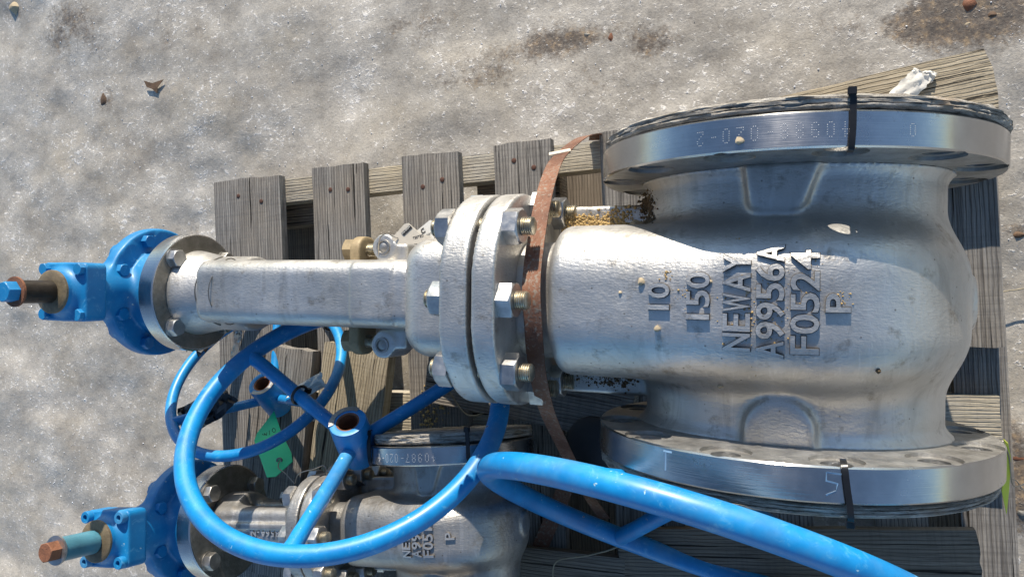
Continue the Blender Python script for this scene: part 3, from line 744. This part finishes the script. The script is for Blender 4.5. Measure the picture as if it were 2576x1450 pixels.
# ---------------------------------------------------------------- wooden covers and their ties
def coverm(Rr, t, seed, mat='plywood', lx=1.):
    r = np.random.RandomState(seed); n = 220; V = []; F = []; prof = [(.0, 0), (.985, 0), (1., 2), (1., t * .30), (.990, t * .36), (1., t * .42), (1., t * .62), (.992, t * .67), (1., t * .72), (1., t - 2), (.985, t), (0, t)]
    jit = [np.convolve(r.randn(n) * 1.1, np.ones(3) / 3, 'same') for _ in prof]
    for j, (q, h) in enumerate(prof):
        for i in range(n):
            a = 2 * math.pi * i / n; rr = Rr * q + (jit[j][i] if q > .5 else 0); V.append((rr * math.sin(a) * lx, h + (jit[j][i] * .3 if q > .5 else 0), rr * math.cos(a)))
    for j in range(len(prof) - 1):
        for i in range(n): F.append((j * n + i, j * n + (i + 1) % n, (j + 1) * n + (i + 1) % n, (j + 1) * n + i))
    return mesh('flange_cover', V, F, mat, True, 50)
k = NT('ply_edge'); c = k.co()
rad = k.noise(k.mapp(c, (9, 60, 9)), 4, 5, .7, .6); rad2 = k.noise(k.mapp(c, (30, 160, 30)), 5, 4, .7, .3)
col = k.ramp(rad, [(.28, (.07, .06, .05)), (.42, (.26, .235, .20)), (.60, (.50, .47, .42)), (.75, (.66, .62, .56))])
col = k.mix(k.rng(rad2, .32, .42, .8, 0), col, (.02, .016, .013)); col = k.mix(k.rng(k.noise(c, 16, 3), .55, .7, 0, .5), col, (.30, .20, .11))
MAT['plyedge'] = k.out(col, .85, 0., k.bump(k.math('ADD', rad2, rad), .004, .9), Specular_IOR_Level=.3)
cv = mesh('c', *lathe([(15, -6), (15, 30)], 24, 'y'), 'plyedge')
for q in cv.vertices: q.co += Vector((44, 0, 178)) * MM
single('flange_cover', boolean(coverm(202, 12, 1, 'plyedge'), cv, 'plyedge'), 'cracked grey plywood disc behind the rear flange of the big valve', 'flange cover', (2, 166.5, -1))
single('flange_cover', coverm(200, 11, 2, 'plyedge'), 'cracked grey plywood disc in front of the front flange of the big valve', 'flange cover', (-1, -166.5 - 11, -2))
Mv2 = v2.matrix_world
def v2p(x, y, z): return Vector(c2) + RZ(6.5) @ RX(-6) @ Vector((x, y, z))
single('flange_cover', coverm(110, 12, 3, 'plyedge', 1.), 'small grey wooden disc on the flange of the small valve', 'flange cover', v2p(2, 117.5, 0), RZ(6.5) @ RX(-6))
def ziptie(path, wdir, head, label, w=5.2, mat='black', headrot=None, group=None, tail=None):
    base = Vector(path[0]); t = thing('zip_tie', label, 'zip tie', base, None, group)
    part('band', mesh('band', *ribbon([Vector(p) - base for p in smooth_path(path, 5)], wdir, w, 1.3), mat), t)
    part('head', mesh('head', *box((0, 0, 0), (3.6, 3.4, 2.6), .7), mat), t, Vector(head) - base, headrot)
    if tail: part('tail', mesh('tail', *ribbon([Vector(p) - base for p in tail], wdir, w * .8, 1.), mat), t)
    return t
ziptie([(53, 130.5, 176), (53, 129.8, 192), (54, 133, 196.9), (55, 150, 197.3), (55, 167, 197.2), (55, 174, 197.6), (54, 178, 196), (54, 178.5, 170)], (1, 0, 0), (54, 179, 198.5), 'black zip tie over the rim of the rear flange, its head on the plywood')
ziptie([(51, -130.3, 178), (51, -129.6, 190), (52, -134, 197.4), (54, -150, 197.8), (56, -163, 197.6), (57, -175, 196.8), (57, -178.5, 192), (57, -179, 168)], (1, 0, 0), (57, -181, 191), 'black zip tie over the rim of the front flange of the big valve')
def z2(pts): return [v2p(*p) for p in pts]
ziptie(z2([(-84, 89, 68), (-84, 89, 76), (-85, 93, 79), (-86, 104, 79.8), (-86, 116, 79.6), (-86, 134, 79.5), (-86, 136, 74)]), RZ(6.5) @ Vector((1, 0, 0)), v2p(-86, 133, 81), 'black zip tie on the left of the small valve flange and wooden disc')
ziptie(z2([(68, 89, 80), (68, 89, 88), (68, 93, 92.5), (68, 104, 93.4), (68, 116, 93), (68, 134, 93), (68, 137, 86)]), RZ(6.5) @ Vector((1, 0, 0)), v2p(68, 133, 94), 'black zip tie on the right of the small valve flange, in shade')

# ---------------------------------------------------------------- handwheels
def frame(n):
    n = Vector(n).normalized(); a = n.cross(Vector((0, 0, 1))).normalized(); b = n.cross(a); return Matrix((a, b, n)).transposed()
def wheel(label, c, n, Rr, d, ang0, hub, hr, spr, mat='blue_rim', bush=True):
    Mf = frame(n); c = Vector(c)
    t = thing('handwheel', label, 'handwheel', c, Mf, 'blue steel handwheels lying between the valves')
    part('rim', mesh('rim', *tube([(Rr * math.cos(a), Rr * math.sin(a), 0) for a in np.linspace(0, 2 * math.pi, 145)[:-1]], d / 2, 20, True), mat), t)
    h0, h1 = hub
    H = part('hub', mesh('hub', *lathe([(hr * .62, h1), (hr * .72, h1 + 1), (hr * .95, h1), (hr, h1 - 3), (hr * 1.02, h1 - (h1 - h0) * .5), (hr * .98, h0 + 3), (hr * .92, h0), (hr * .6, h0)], 40, 'z', True), mat), t)
    if bush:
        o = bpy.data.objects.new('bushing', mesh('bushing', *lathe([(hr * .52, h1 - 1.2), (hr * .70, h1 + .8), (hr * .70, h0 + 5), (hr * .52, h0 + 5)], 32, 'z', True), 'rustred')); C.objects.link(o); o.parent = H
        o = bpy.data.objects.new('maker_plate', mesh('maker_plate', *plate([(hr * q * math.cos(R(a)), hr * q * math.sin(R(a)), h1 + 1.2) for q, rg in ((.72, range(-70, 71, 14)), (.98, range(70, -71, -14))) for a in rg], .8), 'foil')); C.objects.link(o); o.parent = H
        o.matrix_basis = RZ(-40 if spr < 9.6 else 150).to_4x4()
    hm = (h0 + h1) / 2
    for k in range(3):
        a = R(ang0 + 120 * k); u_ = Vector((math.cos(a), math.sin(a), 0))
        P = [u_ * (hr * .8) + Vector((0, 0, hm)), u_ * (Rr * .45) + Vector((0, 0, hm * .62)), u_ * (Rr * .8) + Vector((0, 0, hm * .2)), u_ * (Rr - 1)]
        part('spoke', mesh('spoke', *tube(smooth_path(P, 6), [spr] * 13 + [spr * 1.04] * 3 + [spr * 1.12] * 3, 16), mat), t)
    return t, Mf
nA, cA = (.12, .765, .633), (-552, -156, 30)
nB, cB = (.029, .67, .742), (-821, -137, -115)
nC, cC = (-.169, -.888, .427), (-91, -269, 27)
wA, fA = wheel('large bright blue handwheel with rusty hub hole, leaning over the small valve', cA, nA, 209, 25.5, 45, (-92, -18), 26, 9.8)
wB, fB = wheel('smaller blue handwheel lying behind, with black wrap on its left rim and a green tag', cB, nB, 148, 17.5, 105, (-88, -20), 24, 7.5)
wC, fC = wheel('thick blue handwheel standing on edge against the front flange, cut by the bottom edge', cC, nC, 245, 27.5, 61, (-85, -25), 28, 11, 'blue_rim', False)
pA = lambda x, y, z: Vector(cA) + fA @ Vector((x, y, z)); pB = lambda x, y, z: Vector(cB) + fB @ Vector((x, y, z))

# ---------------------------------------------------------------- rusty strap
sp = [(1498, 352, -222), (1497, 340, -200), (1462, 347, -120), (1408, 392, -22), (1383, 440, 45), (1362, 520, 100), (1347, 610, 128), (1338, 680, 139), (1336, 740, 148), (1340, 810, 143), (1346, 890, 130), (1356, 960, 106), (1378, 1040, 50), (1410, 1110, -30), (1450, 1190, -120), (1490, 1260, -180), (1520, 1302, -205)]
sp = smooth_path([at(*q) for q in sp], 8)
single('steel_strap', mesh('steel_strap', *ribbon([p for p in sp], [(1, .12 if p.y > 60 else -.12 if p.y < -60 else 0, .08) for p in sp], 20.5, 1.0), 'rust'), 'long rusty steel strap arching over the big valve neck', 'strap', (0, 0, 0))
single('strap_clip', mesh('strap_clip', *xf(box((0, 0, 0), (14, 4, 1.6), .5), RZ(10), (0, 0, 0)), 'beige'), 'small pale clip on the upper end of the rusty strap', 'clip', at(1408, 384, -34), RX(-52) @ RZ(8))
single('steel_strap', mesh('steel_strap', *ribbon(smooth_path([at(*q) for q in ((1440, 1180, -190), (1395, 1290, -195), (1360, 1370, -198), (1325, 1460, -198), (1290, 1540, -200))], 5), (1, .35, 0), 24, 1.), 'rust'), 'dark rusty strap end lying in the shade beside the small valve body', 'strap')

# ---------------------------------------------------------------- tags, wires, wrap
def poly_thing(name, label, cat, px, z, th, mat, tilt=None, holes=None):
    P = [at(x, y, z if not callable(z) else z(x, y)) for x, y in px]; base = sum(P, Vector()) / len(P)
    t = thing(name, label, cat, base)
    a, b, c_ = P[0], P[len(P) // 3], P[2 * len(P) // 3]; nn = (b - a).cross(c_ - a).normalized()
    if nn.z < 0: nn = -nn
    part('card', mesh('card', *plate([p - base for p in P], th, nn), mat, False), t)
    return t, base, nn
tg, bg_, ng = poly_thing('hexagonal_tag', 'bright green hexagonal plastic tag wired to the small valve', 'tag', [(690, 1034), (648, 1088), (640, 1108), (672, 1200), (694, 1198), (736, 1160), (733, 1138), (706, 1082)], lambda x, y: -150 + (y - 1034) * .55, 1.2, 'green')
part('eyelet', mesh('eyelet', *lathe([(3, 1.5), (5.5, 1.5), (5.5, -1), (3, -1)], 18, 'z', True), 'wire'), tg, at(703, 1158, -150 + 124 * .55 + 2) - bg_)
part('wire', mesh('wire', *tube([p - bg_ for p in smooth_path([at(703, 1158, -76), at(700, 1175, -60), at(718, 1190, -45), at(740, 1215, -35)], 6)], .8, 6), 'wire'), tg)
for i, chx in enumerate('W/O'):
    me = textmesh(chx, 7, .3, 'ink', 0)
    o = part('handwriting', me, tg, at(668 + i * 11, 1098 - i * 6, -150 + 60 * .55 + 1.6) - bg_, RZ(20), 'faint pencil writing')
ty, by_, ny_ = poly_thing('yellow_tag', 'yellow green plastic tag edge beside the front flange, far right', 'tag', [(2523, 1102), (2534, 1112), (2541, 1150), (2536, 1230), (2530, 1290), (2518, 1232), (2524, 1170)], lambda x, y: -10 - (y - 1100) * .5, 1.5, 'yellow')
part('wire', mesh('wire', *tube([p - by_ for p in smooth_path([at(2522, 1108, 0), at(2538, 1150, -30), at(2545, 1212, -60), at(2560, 1222, -80), at(2585, 1210, -90)], 8)], .8, 6), 'wire'), ty)
part('wire', mesh('wire', *tube([p - by_ for p in smooth_path([at(2537, 1200, -60), at(2556, 1208, -75), at(2570, 1228, -95), at(2590, 1240, -100)], 8)], .7, 6), 'wire'), ty)
t2, b2, n2v = poly_thing('inspection_tag', 'dusty beige tag with black printed label beside the valve neck', 'tag', [(985, 600), (1018, 563), (1028, 561), (1046, 577), (1062, 590), (1082, 592), (1090, 610), (1000, 615)], 52, 1., 'beige')
part('printed_label', mesh('printed_label', *plate([at(x, y, 53.4) - b2 for x, y in ((1009, 586), (1030, 566), (1037, 572), (1016, 592))], .3), 'ink', False), t2)
me = textmesh('FN-SIGN', 2.6, .2, 'white', 0); part('printed_text', me, t2, at(1022, 580, 54) - b2, RZ(42))
me = textmesh('TESTED', 3.2, .2, 'ink', 0); part('printed_text', me, t2, at(1052, 598, 53.3) - b2, RZ(14))
part('wire', mesh('wire', *tube([p - b2 for p in smooth_path([at(952, 640, 40), at(955, 600, 55), at(972, 588, 60), at(992, 596, 56), at(1002, 600, 53)], 6)], .8, 6), 'wire'), t2)
t3, b3, n3v = poly_thing('paper_tag', 'clean white tag with printed lines behind the dusty beige one', 'tag', [(1046, 582), (1082, 553), (1090, 556), (1094, 574), (1092, 600), (1078, 598)], 44, .8, 'white')
me = textmesh('C', 6, .2, 'ink', .02); part('printed_text', me, t3, at(1066, 585, 45.3) - b3, RZ(30))
me = textmesh('TAG NO.', 1.9, .2, 'ink', 0); part('printed_text', me, t3, at(1082, 588, 45.2) - b3, RZ(25))

def crumple(name, pts, w, mat, label, cat, amp, seed, wd=(0, 0, 1), group=None):
    r = np.random.RandomState(seed); P = smooth_path([Vector(p) for p in pts], 7); V = []; F = []; m = 7
    for i, p in enumerate(P):
        t_ = (P[min(i + 1, len(P) - 1)] - P[max(0, i - 1)]).normalized(); s_ = Vector(wd).cross(t_).normalized(); nn = t_.cross(s_)
        for j in range(m):
            q = p + s_ * w * ((j / (m - 1)) - .5) + nn * (r.randn() * amp + (amp * 1.8 if (j % 2 and mat != 'paper') else amp * 1.5 * math.sin(i * .9 + j))) + t_ * r.randn() * amp
            V.append(q)
    for i in range(len(P) - 1):
        for j in range(m - 1): F.append((i * m + j, (i + 1) * m + j, (i + 1) * m + j + 1, i * m + j + 1))
    n = len(V); V2 = V + [v_ - Vector((0, 0, .8)) for v_ in V]; F2 = F + [tuple(x + n for x in f[::-1]) for f in F]
    for i in range(len(P) - 1):
        F2.append((i * m, i * m + n, (i + 1) * m + n, (i + 1) * m)); F2.append((i * m + m - 1, (i + 1) * m + m - 1, (i + 1) * m + m - 1 + n, i * m + m - 1 + n))
    base = V[0].copy()
    return single(name, mesh(name, [v_ - base for v_ in V2], F2, mat, True, 20), label, cat, base, None, group)
def paper(pts, w, label, seed):
    P = smooth_path([at(*q) for q in pts], 6); b = P[0].copy(); rr = np.random.RandomState(seed); m = 9; V = []; F = []
    for i, p in enumerate(P):
        t_ = (P[min(i + 1, len(P) - 1)] - P[max(0, i - 1)]).normalized(); s_ = Vector((0, 0, 1)).cross(t_).normalized()
        for j in range(m):
            u_ = j / (m - 1) - .5
            V.append(p - b + s_ * w * u_ * (1 + .05 * rr.randn()) + Vector((0, 0, 1)) * (2.2 * (1 - 4 * u_ * u_) + .55 * rr.randn() + 1.0 * math.sin(i * .55 + j * 1.7)))
    for i in range(len(P) - 1):
        for j in range(m - 1): F.append((i * m + j, (i + 1) * m + j, (i + 1) * m + j + 1, i * m + j + 1))
    n = len(V); V += [v_ - Vector((0, 0, 1.2)) for v_ in V]; F += [tuple(x + n for x in f[::-1]) for f in F]
    single('paper_strip', mesh('paper_strip', V, F, 'paper', True, 35), label, 'paper', b)
paper([(2225, 272, -160), (2262, 243, -159), (2300, 208, -158), (2322, 184, -158)], 25, 'crumpled white paper strip lying on the split tan plank end', 3)
paper([(2318, 196, -160), (2332, 190, -160), (2350, 197, -162)], 13, 'small torn flap beside the crumpled white strip on the tan plank', 5)
crumple('plastic_wrap', [pB(-152, 30, 3), pB(-148, 52, 9), pB(-141, 70, 6)], 44, 'black', 'crumpled black plastic wrapped round the left rim of the smaller handwheel', 'plastic wrap', 3.2, 8, fB @ Vector((0, 0, 1)))
crumple('plastic_wrap', [at(455, 1062, -70), at(500, 1040, -72), at(545, 1015, -80), at(572, 985, -90)], 46, 'black', 'torn black plastic flap hanging inside the smaller handwheel', 'plastic wrap', 2.0, 9)
crumple('metal_strip', [at(603, 824, -40), at(596, 850, -60), at(592, 880, -90), at(586, 915, -120)], 17, 'foil', 'creased bare metal strip hanging below the valve yoke flange', 'metal strip', .9, 11)
crumple('plastic_flap', [at(722, 1000, -130), at(765, 980, -125), at(815, 950, -118)], 24, 'white', 'pale plastic flap tucked between the two overlapping handwheels', 'plastic', 1.6, 12)
def ringloop(c, ax, r, th, mat, label, wb=4., el=1.):
    Mf = frame(ax) if abs(Vector(ax).normalized().z) < .999 else Matrix.Identity(3); c = Vector(c)
    P = [Mf @ Vector((r * math.cos(a), r * el * math.sin(a), 0)) for a in np.linspace(0, 2 * math.pi, 33)[:-1]]
    t = thing('zip_tie', label, 'zip tie', c)
    part('band', mesh('band', *tube(P, th, 8, True), mat), t)
    part('head', mesh('head', *box((0, 0, 0), (4, 4.6, 3.4), .8), mat), t, P[6 if th > 1.5 else 20] * 1.12, Mf)
    return t
spA = fA @ Vector((math.cos(R(165)), math.sin(R(165)), 0))
ringloop(pA(105 * math.cos(R(165)), 105 * math.sin(R(165)), -26), spA, 13, 2.2, 'black', 'black zip tie round the upper left spoke of the large handwheel')
ringloop(pB(147 * math.cos(R(-22)), 147 * math.sin(R(-22)), 10), fB @ Vector((-math.sin(R(-22)), math.cos(R(-22)), 0)), 17, 1.6, 'white', 'pale grey zip tie loop joining the two handwheels')
ringloop(pB(147 * math.cos(R(55)), 147 * math.sin(R(55)), 0), fB @ Vector((-math.sin(R(55)), math.cos(R(55)), 0)), 12, 1.8, 'black', 'black zip tie round the rear rim below the yoke arm')
def strand(label, pts, r, mat, name='twine', cat='twine'):
    P = smooth_path([at(*q) for q in pts], 7); b = P[0].copy()
    return single(name, mesh(name, *tube([p - b for p in P], r, 7), mat), label, cat, b)
strand('thin pale twine hanging under the bolted valve neck', ((1116, 962, -120), (1140, 1000, -150), (1165, 1035, -160), (1192, 1045, -165), (1225, 1033, -175), (1250, 1022, -185)), 1.3, 'twine')
strand('thin pale twine arching from under the lower blue rim in the shade', ((1660, 1250, -165), (1640, 1310, -168), (1560, 1370, -165), (1480, 1395, -168), (1400, 1410, -170), (1390, 1460, -170)), 1., 'twine')
strand('thin wire loop standing above the small valve flange bolts', ((742, 1215, -20), (752, 1190, -5), (790, 1178, 0), (815, 1170, 0), (822, 1195, -5), (810, 1222, -20)), .8, 'wire', 'wire_loop', 'wire')
strand('fine dry straw beside the right end of the pallet', ((2490, 760, -300), (2520, 735, -302), (2560, 728, -305), (2590, 722, -305)), .9, 'twine', 'straw', 'straw')

# dark round plug in the shade between the valves
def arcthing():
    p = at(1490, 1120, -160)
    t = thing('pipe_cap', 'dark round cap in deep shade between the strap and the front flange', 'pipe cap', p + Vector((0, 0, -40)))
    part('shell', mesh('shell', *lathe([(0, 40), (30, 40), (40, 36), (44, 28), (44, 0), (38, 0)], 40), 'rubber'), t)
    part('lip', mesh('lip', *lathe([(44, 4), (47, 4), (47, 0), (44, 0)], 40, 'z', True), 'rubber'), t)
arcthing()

# ---------------------------------------------------------------- sand, pebbles and stones
def rockm(r, seed, sq=(1, 1, .7)):
    rr = np.random.RandomState(seed); b = bmesh.new(); bmesh.ops.create_icosphere(b, subdivisions=2, radius=1)
    ph = rr.rand(6) * 6
    V = []
    for v in b.verts:
        k = 1 + .16 * math.sin(3 * v.co.x + ph[0]) + .14 * math.sin(4 * v.co.y + ph[1]) + .1 * math.sin(5 * v.co.z + ph[2]) + rr.randn() * .035
        V.append((v.co.x * k * r * sq[0], v.co.y * k * r * sq[1], v.co.z * k * r * sq[2]))
    b.verts.index_update(); F = [tuple(v.index for v in f.verts) for f in b.faces]; b.free(); return V, F
small = [rockm(1, 50 + i, (1, .85, .8)) for i in range(5)]
b_ = bmesh.new(); bmesh.ops.create_icosphere(b_, subdivisions=1, radius=1); b_.verts.index_update()
ICO = ([tuple(v.co) for v in b_.verts], [tuple(v.index for v in f.verts) for f in b_.faces]); b_.free()
def grains(spots, n, rr, mat, label, zf, seed, name='sand'):
    r = np.random.RandomState(seed); ms = []
    for i in range(n):
        x0, y0, sx, sy = spots[r.randint(len(spots))]; x = x0 + r.randn() * sx; y = y0 + r.randn() * sy
        q = rr[0] + (rr[1] - rr[0]) * r.rand() ** 3; z = zf(x, y)
        if z is None: continue
        sc = Matrix.Diagonal((1, .7 + r.rand() * .5, .8)); ms.append(xf(ICO, Matrix.Rotation(r.rand() * 6, 3, 'Z') @ sc, (x, y, z + q * .3 + r.rand() * rr[0]), q))
    v_, f_ = join(*ms)
    o = single(name, mesh(name, v_, f_, mat, False), label, None, (0, 0, 0), kind='stuff'); return o
rib = lambda x, y: -1 if -262 < x < -150 and 78 < y < 112 else None
ribn = lambda x, y: -1 if -262 < x < -150 and -112 < y < -78 else None
grains([(-246, 90, 9, 5), (-225, 92, 12, 6), (-205, 92, 12, 7), (-190, 95, 10, 8), (-215, 84, 20, 3)], 1500, (.5, 2.5), 'sand', 'loose yellow sand and grit on the rear rib of the big valve', rib, 21)
grains([(-225, -90, 22, 6), (-190, -92, 14, 7)], 500, (.5, 2.4), 'soil', 'brown grit in the shade on the front rib of the big valve', ribn, 22)
grains([(-535, -175, 12, 18), (-548, -200, 8, 10), (-522, -155, 6, 12)], 260, (.6, 3.2), 'sand', 'yellow grit stuck to a pallet plank below the valve neck', lambda x, y: -202.5 if -600 < x < -508 else None, 25)
def neckz(x, y):
    z = surf1(x, y); return z if z > 20 and x < -128 else None
grains([(-148, 100, 6, 10), (-152, 92, 5, 8), (-156, 112, 4, 6)], 1300, (.5, 2.2), 'soil', 'brown soil crumbs caked in the corner of the rear valve neck', lambda x, y: (surf1(x, y) if surf1(x, y) > 3 else -1) if -175 < x < -125 and 82 < y < 128 else None, 23)
top1 = lambda x, y: surf1(x, y) if abs(y) < 75 else None
grains([(-87, 8, 3, 6), (-103, 26, 3, 3), (-25, -14, 6, 10), (-5, 20, 8, 14), (-8, -14, 6, 10), (20, 22, 8, 12), (48, 6, 5, 4), (-36, 5, 10, 25)], 260, (.4, 1.25), 'sand', 'yellow sand grains caught between the raised letters', top1, 24)
def on_surf(px, py):
    z = 150.
    for _ in range(12):
        p = at(px, py, z); z = surf1(p.x, p.y)
    return at(px, py, z)
peb = [(1614, 708, 3.2, 'small round tan pebble left of the raised 10 on the valve'), (1654, 826, 3.4, 'flat sharp tan chip below the raised 10 on the valve'), (1753, 690, 2.2, 'tiny pebble inside the upper 0 of the raised 150'),
       (1763, 740, 2.4, 'tiny pebble inside the raised 5 of 150'), (1786, 708, 1.8, 'tiny pebble right of the raised 150'), (1812, 969, 2.6, 'brown pebble on the lit shoulder of the front valve neck'), (2208, 932, 2.4, 'dark crumb low on the right shoulder of the valve body'),
       (1880, 735, 1.6, 'tiny pebble against the raised W of the middle line'), (1560, 735, 1.6, 'yellow crumb on the valve body right of the strap')]
for i, (px, py, r_, lb) in enumerate(peb):
    p = on_surf(px, py); single('pebble', mesh('pebble', *rockm(r_, 80 + i), 'stone' if i != 6 else 'soil'), lb, 'pebble', p + Vector((0, 0, r_ * .5)), None, 'pebbles on the big valve')
single('pebble', mesh('pebble', *rockm(3.4, 99), 'stone'), 'rough pebble sitting on the rim of the rear flange', 'pebble', (-35, 143, 201), None, 'pebbles on the big valve')
single('pebble', mesh('pebble', *rockm(6, 100, (1.2, .8, .7)), 'stone'), 'largest pale pebble at the right end of the sandy rib', 'pebble', (-168, 90, 2), None, 'pebbles on the big valve')
for i, (px, py, r_, mt, lb, dz) in enumerate(((262, 248, 16, 'leaf', 'brown curled clod standing in the ice, upper left', 0), (35, 20, 22, 'stone', 'large tan stone in the far upper left corner', 0),
      (1535, 95, 9, 'rustred', 'rounded orange brown stone in the muddy band near the top', 0), (1478, 90, 8, 'greystone', 'pale grey stone left of the orange brown one', 0), (1745, 55, 5, 'greystone', 'small grey stone in the slush near the top middle', 0),
      (2440, 14, 12, 'rustred', 'round brown stone in the mud, upper right', 0), (2490, 40, 9, 'leaf', 'dark brown stone in the wet mud, upper right corner', 0), (2496, 645, 6, 'rustred', 'small orange crumb by the right pallet edge', 0), (2530, 655, 5, 'rustred', 'tiny orange crumb right of the pallet edge one', 0),
      (2565, 590, 9, 'leaf', 'brown bark chip at the right edge of the ice', 0), (742, 535, 16, 'greystone', 'grey stone lying in the dark gap between the first two planks', 0), (712, 550, 8, 'stone', 'small tan stone beside the grey one in the first pallet gap', 0),
      (2560, 1150, 8, 'rustred', 'orange leaf scrap in the wet mud, right edge', 0), (2572, 1290, 10, 'greystone', 'grey stone in the wet mud at the lower right edge', 0), (2430, 60, 6, 'stone', 'tan stone among the upper right mud', 0))):
    p = at(px, py, -322); p.z += float(gheight(np.array(p.x), np.array(p.y)))
    single('stone', mesh('stone', *rockm(r_, 120 + i, (1, .9, .6) if i else (.75, 1.4, .45)), mt), lb, 'stone', p - Vector((0, 0, r_ * .22)), None, 'stones on the ice')
lf = [at(x, y, -315) for x, y in ((362, 203), (385, 210), (412, 200), (398, 220), (396, 236), (384, 224), (370, 220))]
bb = sum(lf, Vector()) / 7
single('leaf', mesh('leaf', *plate([p - bb + Vector((0, 0, 1.2 * (i % 2))) for i, p in enumerate(lf)], 1.), 'leaf', False), 'torn brown leaf frozen on the ice, upper left', 'leaf', bb)
# ice crumbs over the ground in view
r = np.random.RandomState(5); ms = []
for i in range(2600):
    x, y = r.uniform(-1750, 330), r.uniform(-600, 690)
    if -990 < x < 260 and -640 < y < 230: continue
    q = .6 + 1.1 * r.rand() ** 4; z = GZ0 + float(gheight(np.array(x), np.array(y)))
    ms.append(xf(ICO, Matrix.Rotation(r.rand() * 6, 3, 'X') @ Matrix.Diagonal((1, .6, .9)), (x, y, z + q * .2), q))
k = NT('ice_crumb'); MAT['ice'] = k.out((.74, .75, .78), .18, 0., k.bump(k.noise(k.co(), 500, 2), .0008, .8))
v_, f_ = join(*ms); single('ice_crumbs', mesh('ice_crumbs', v_, f_, 'ice', False), 'scattered glinting ice crumbs on the ground', None, (0, 0, 0), kind='stuff')
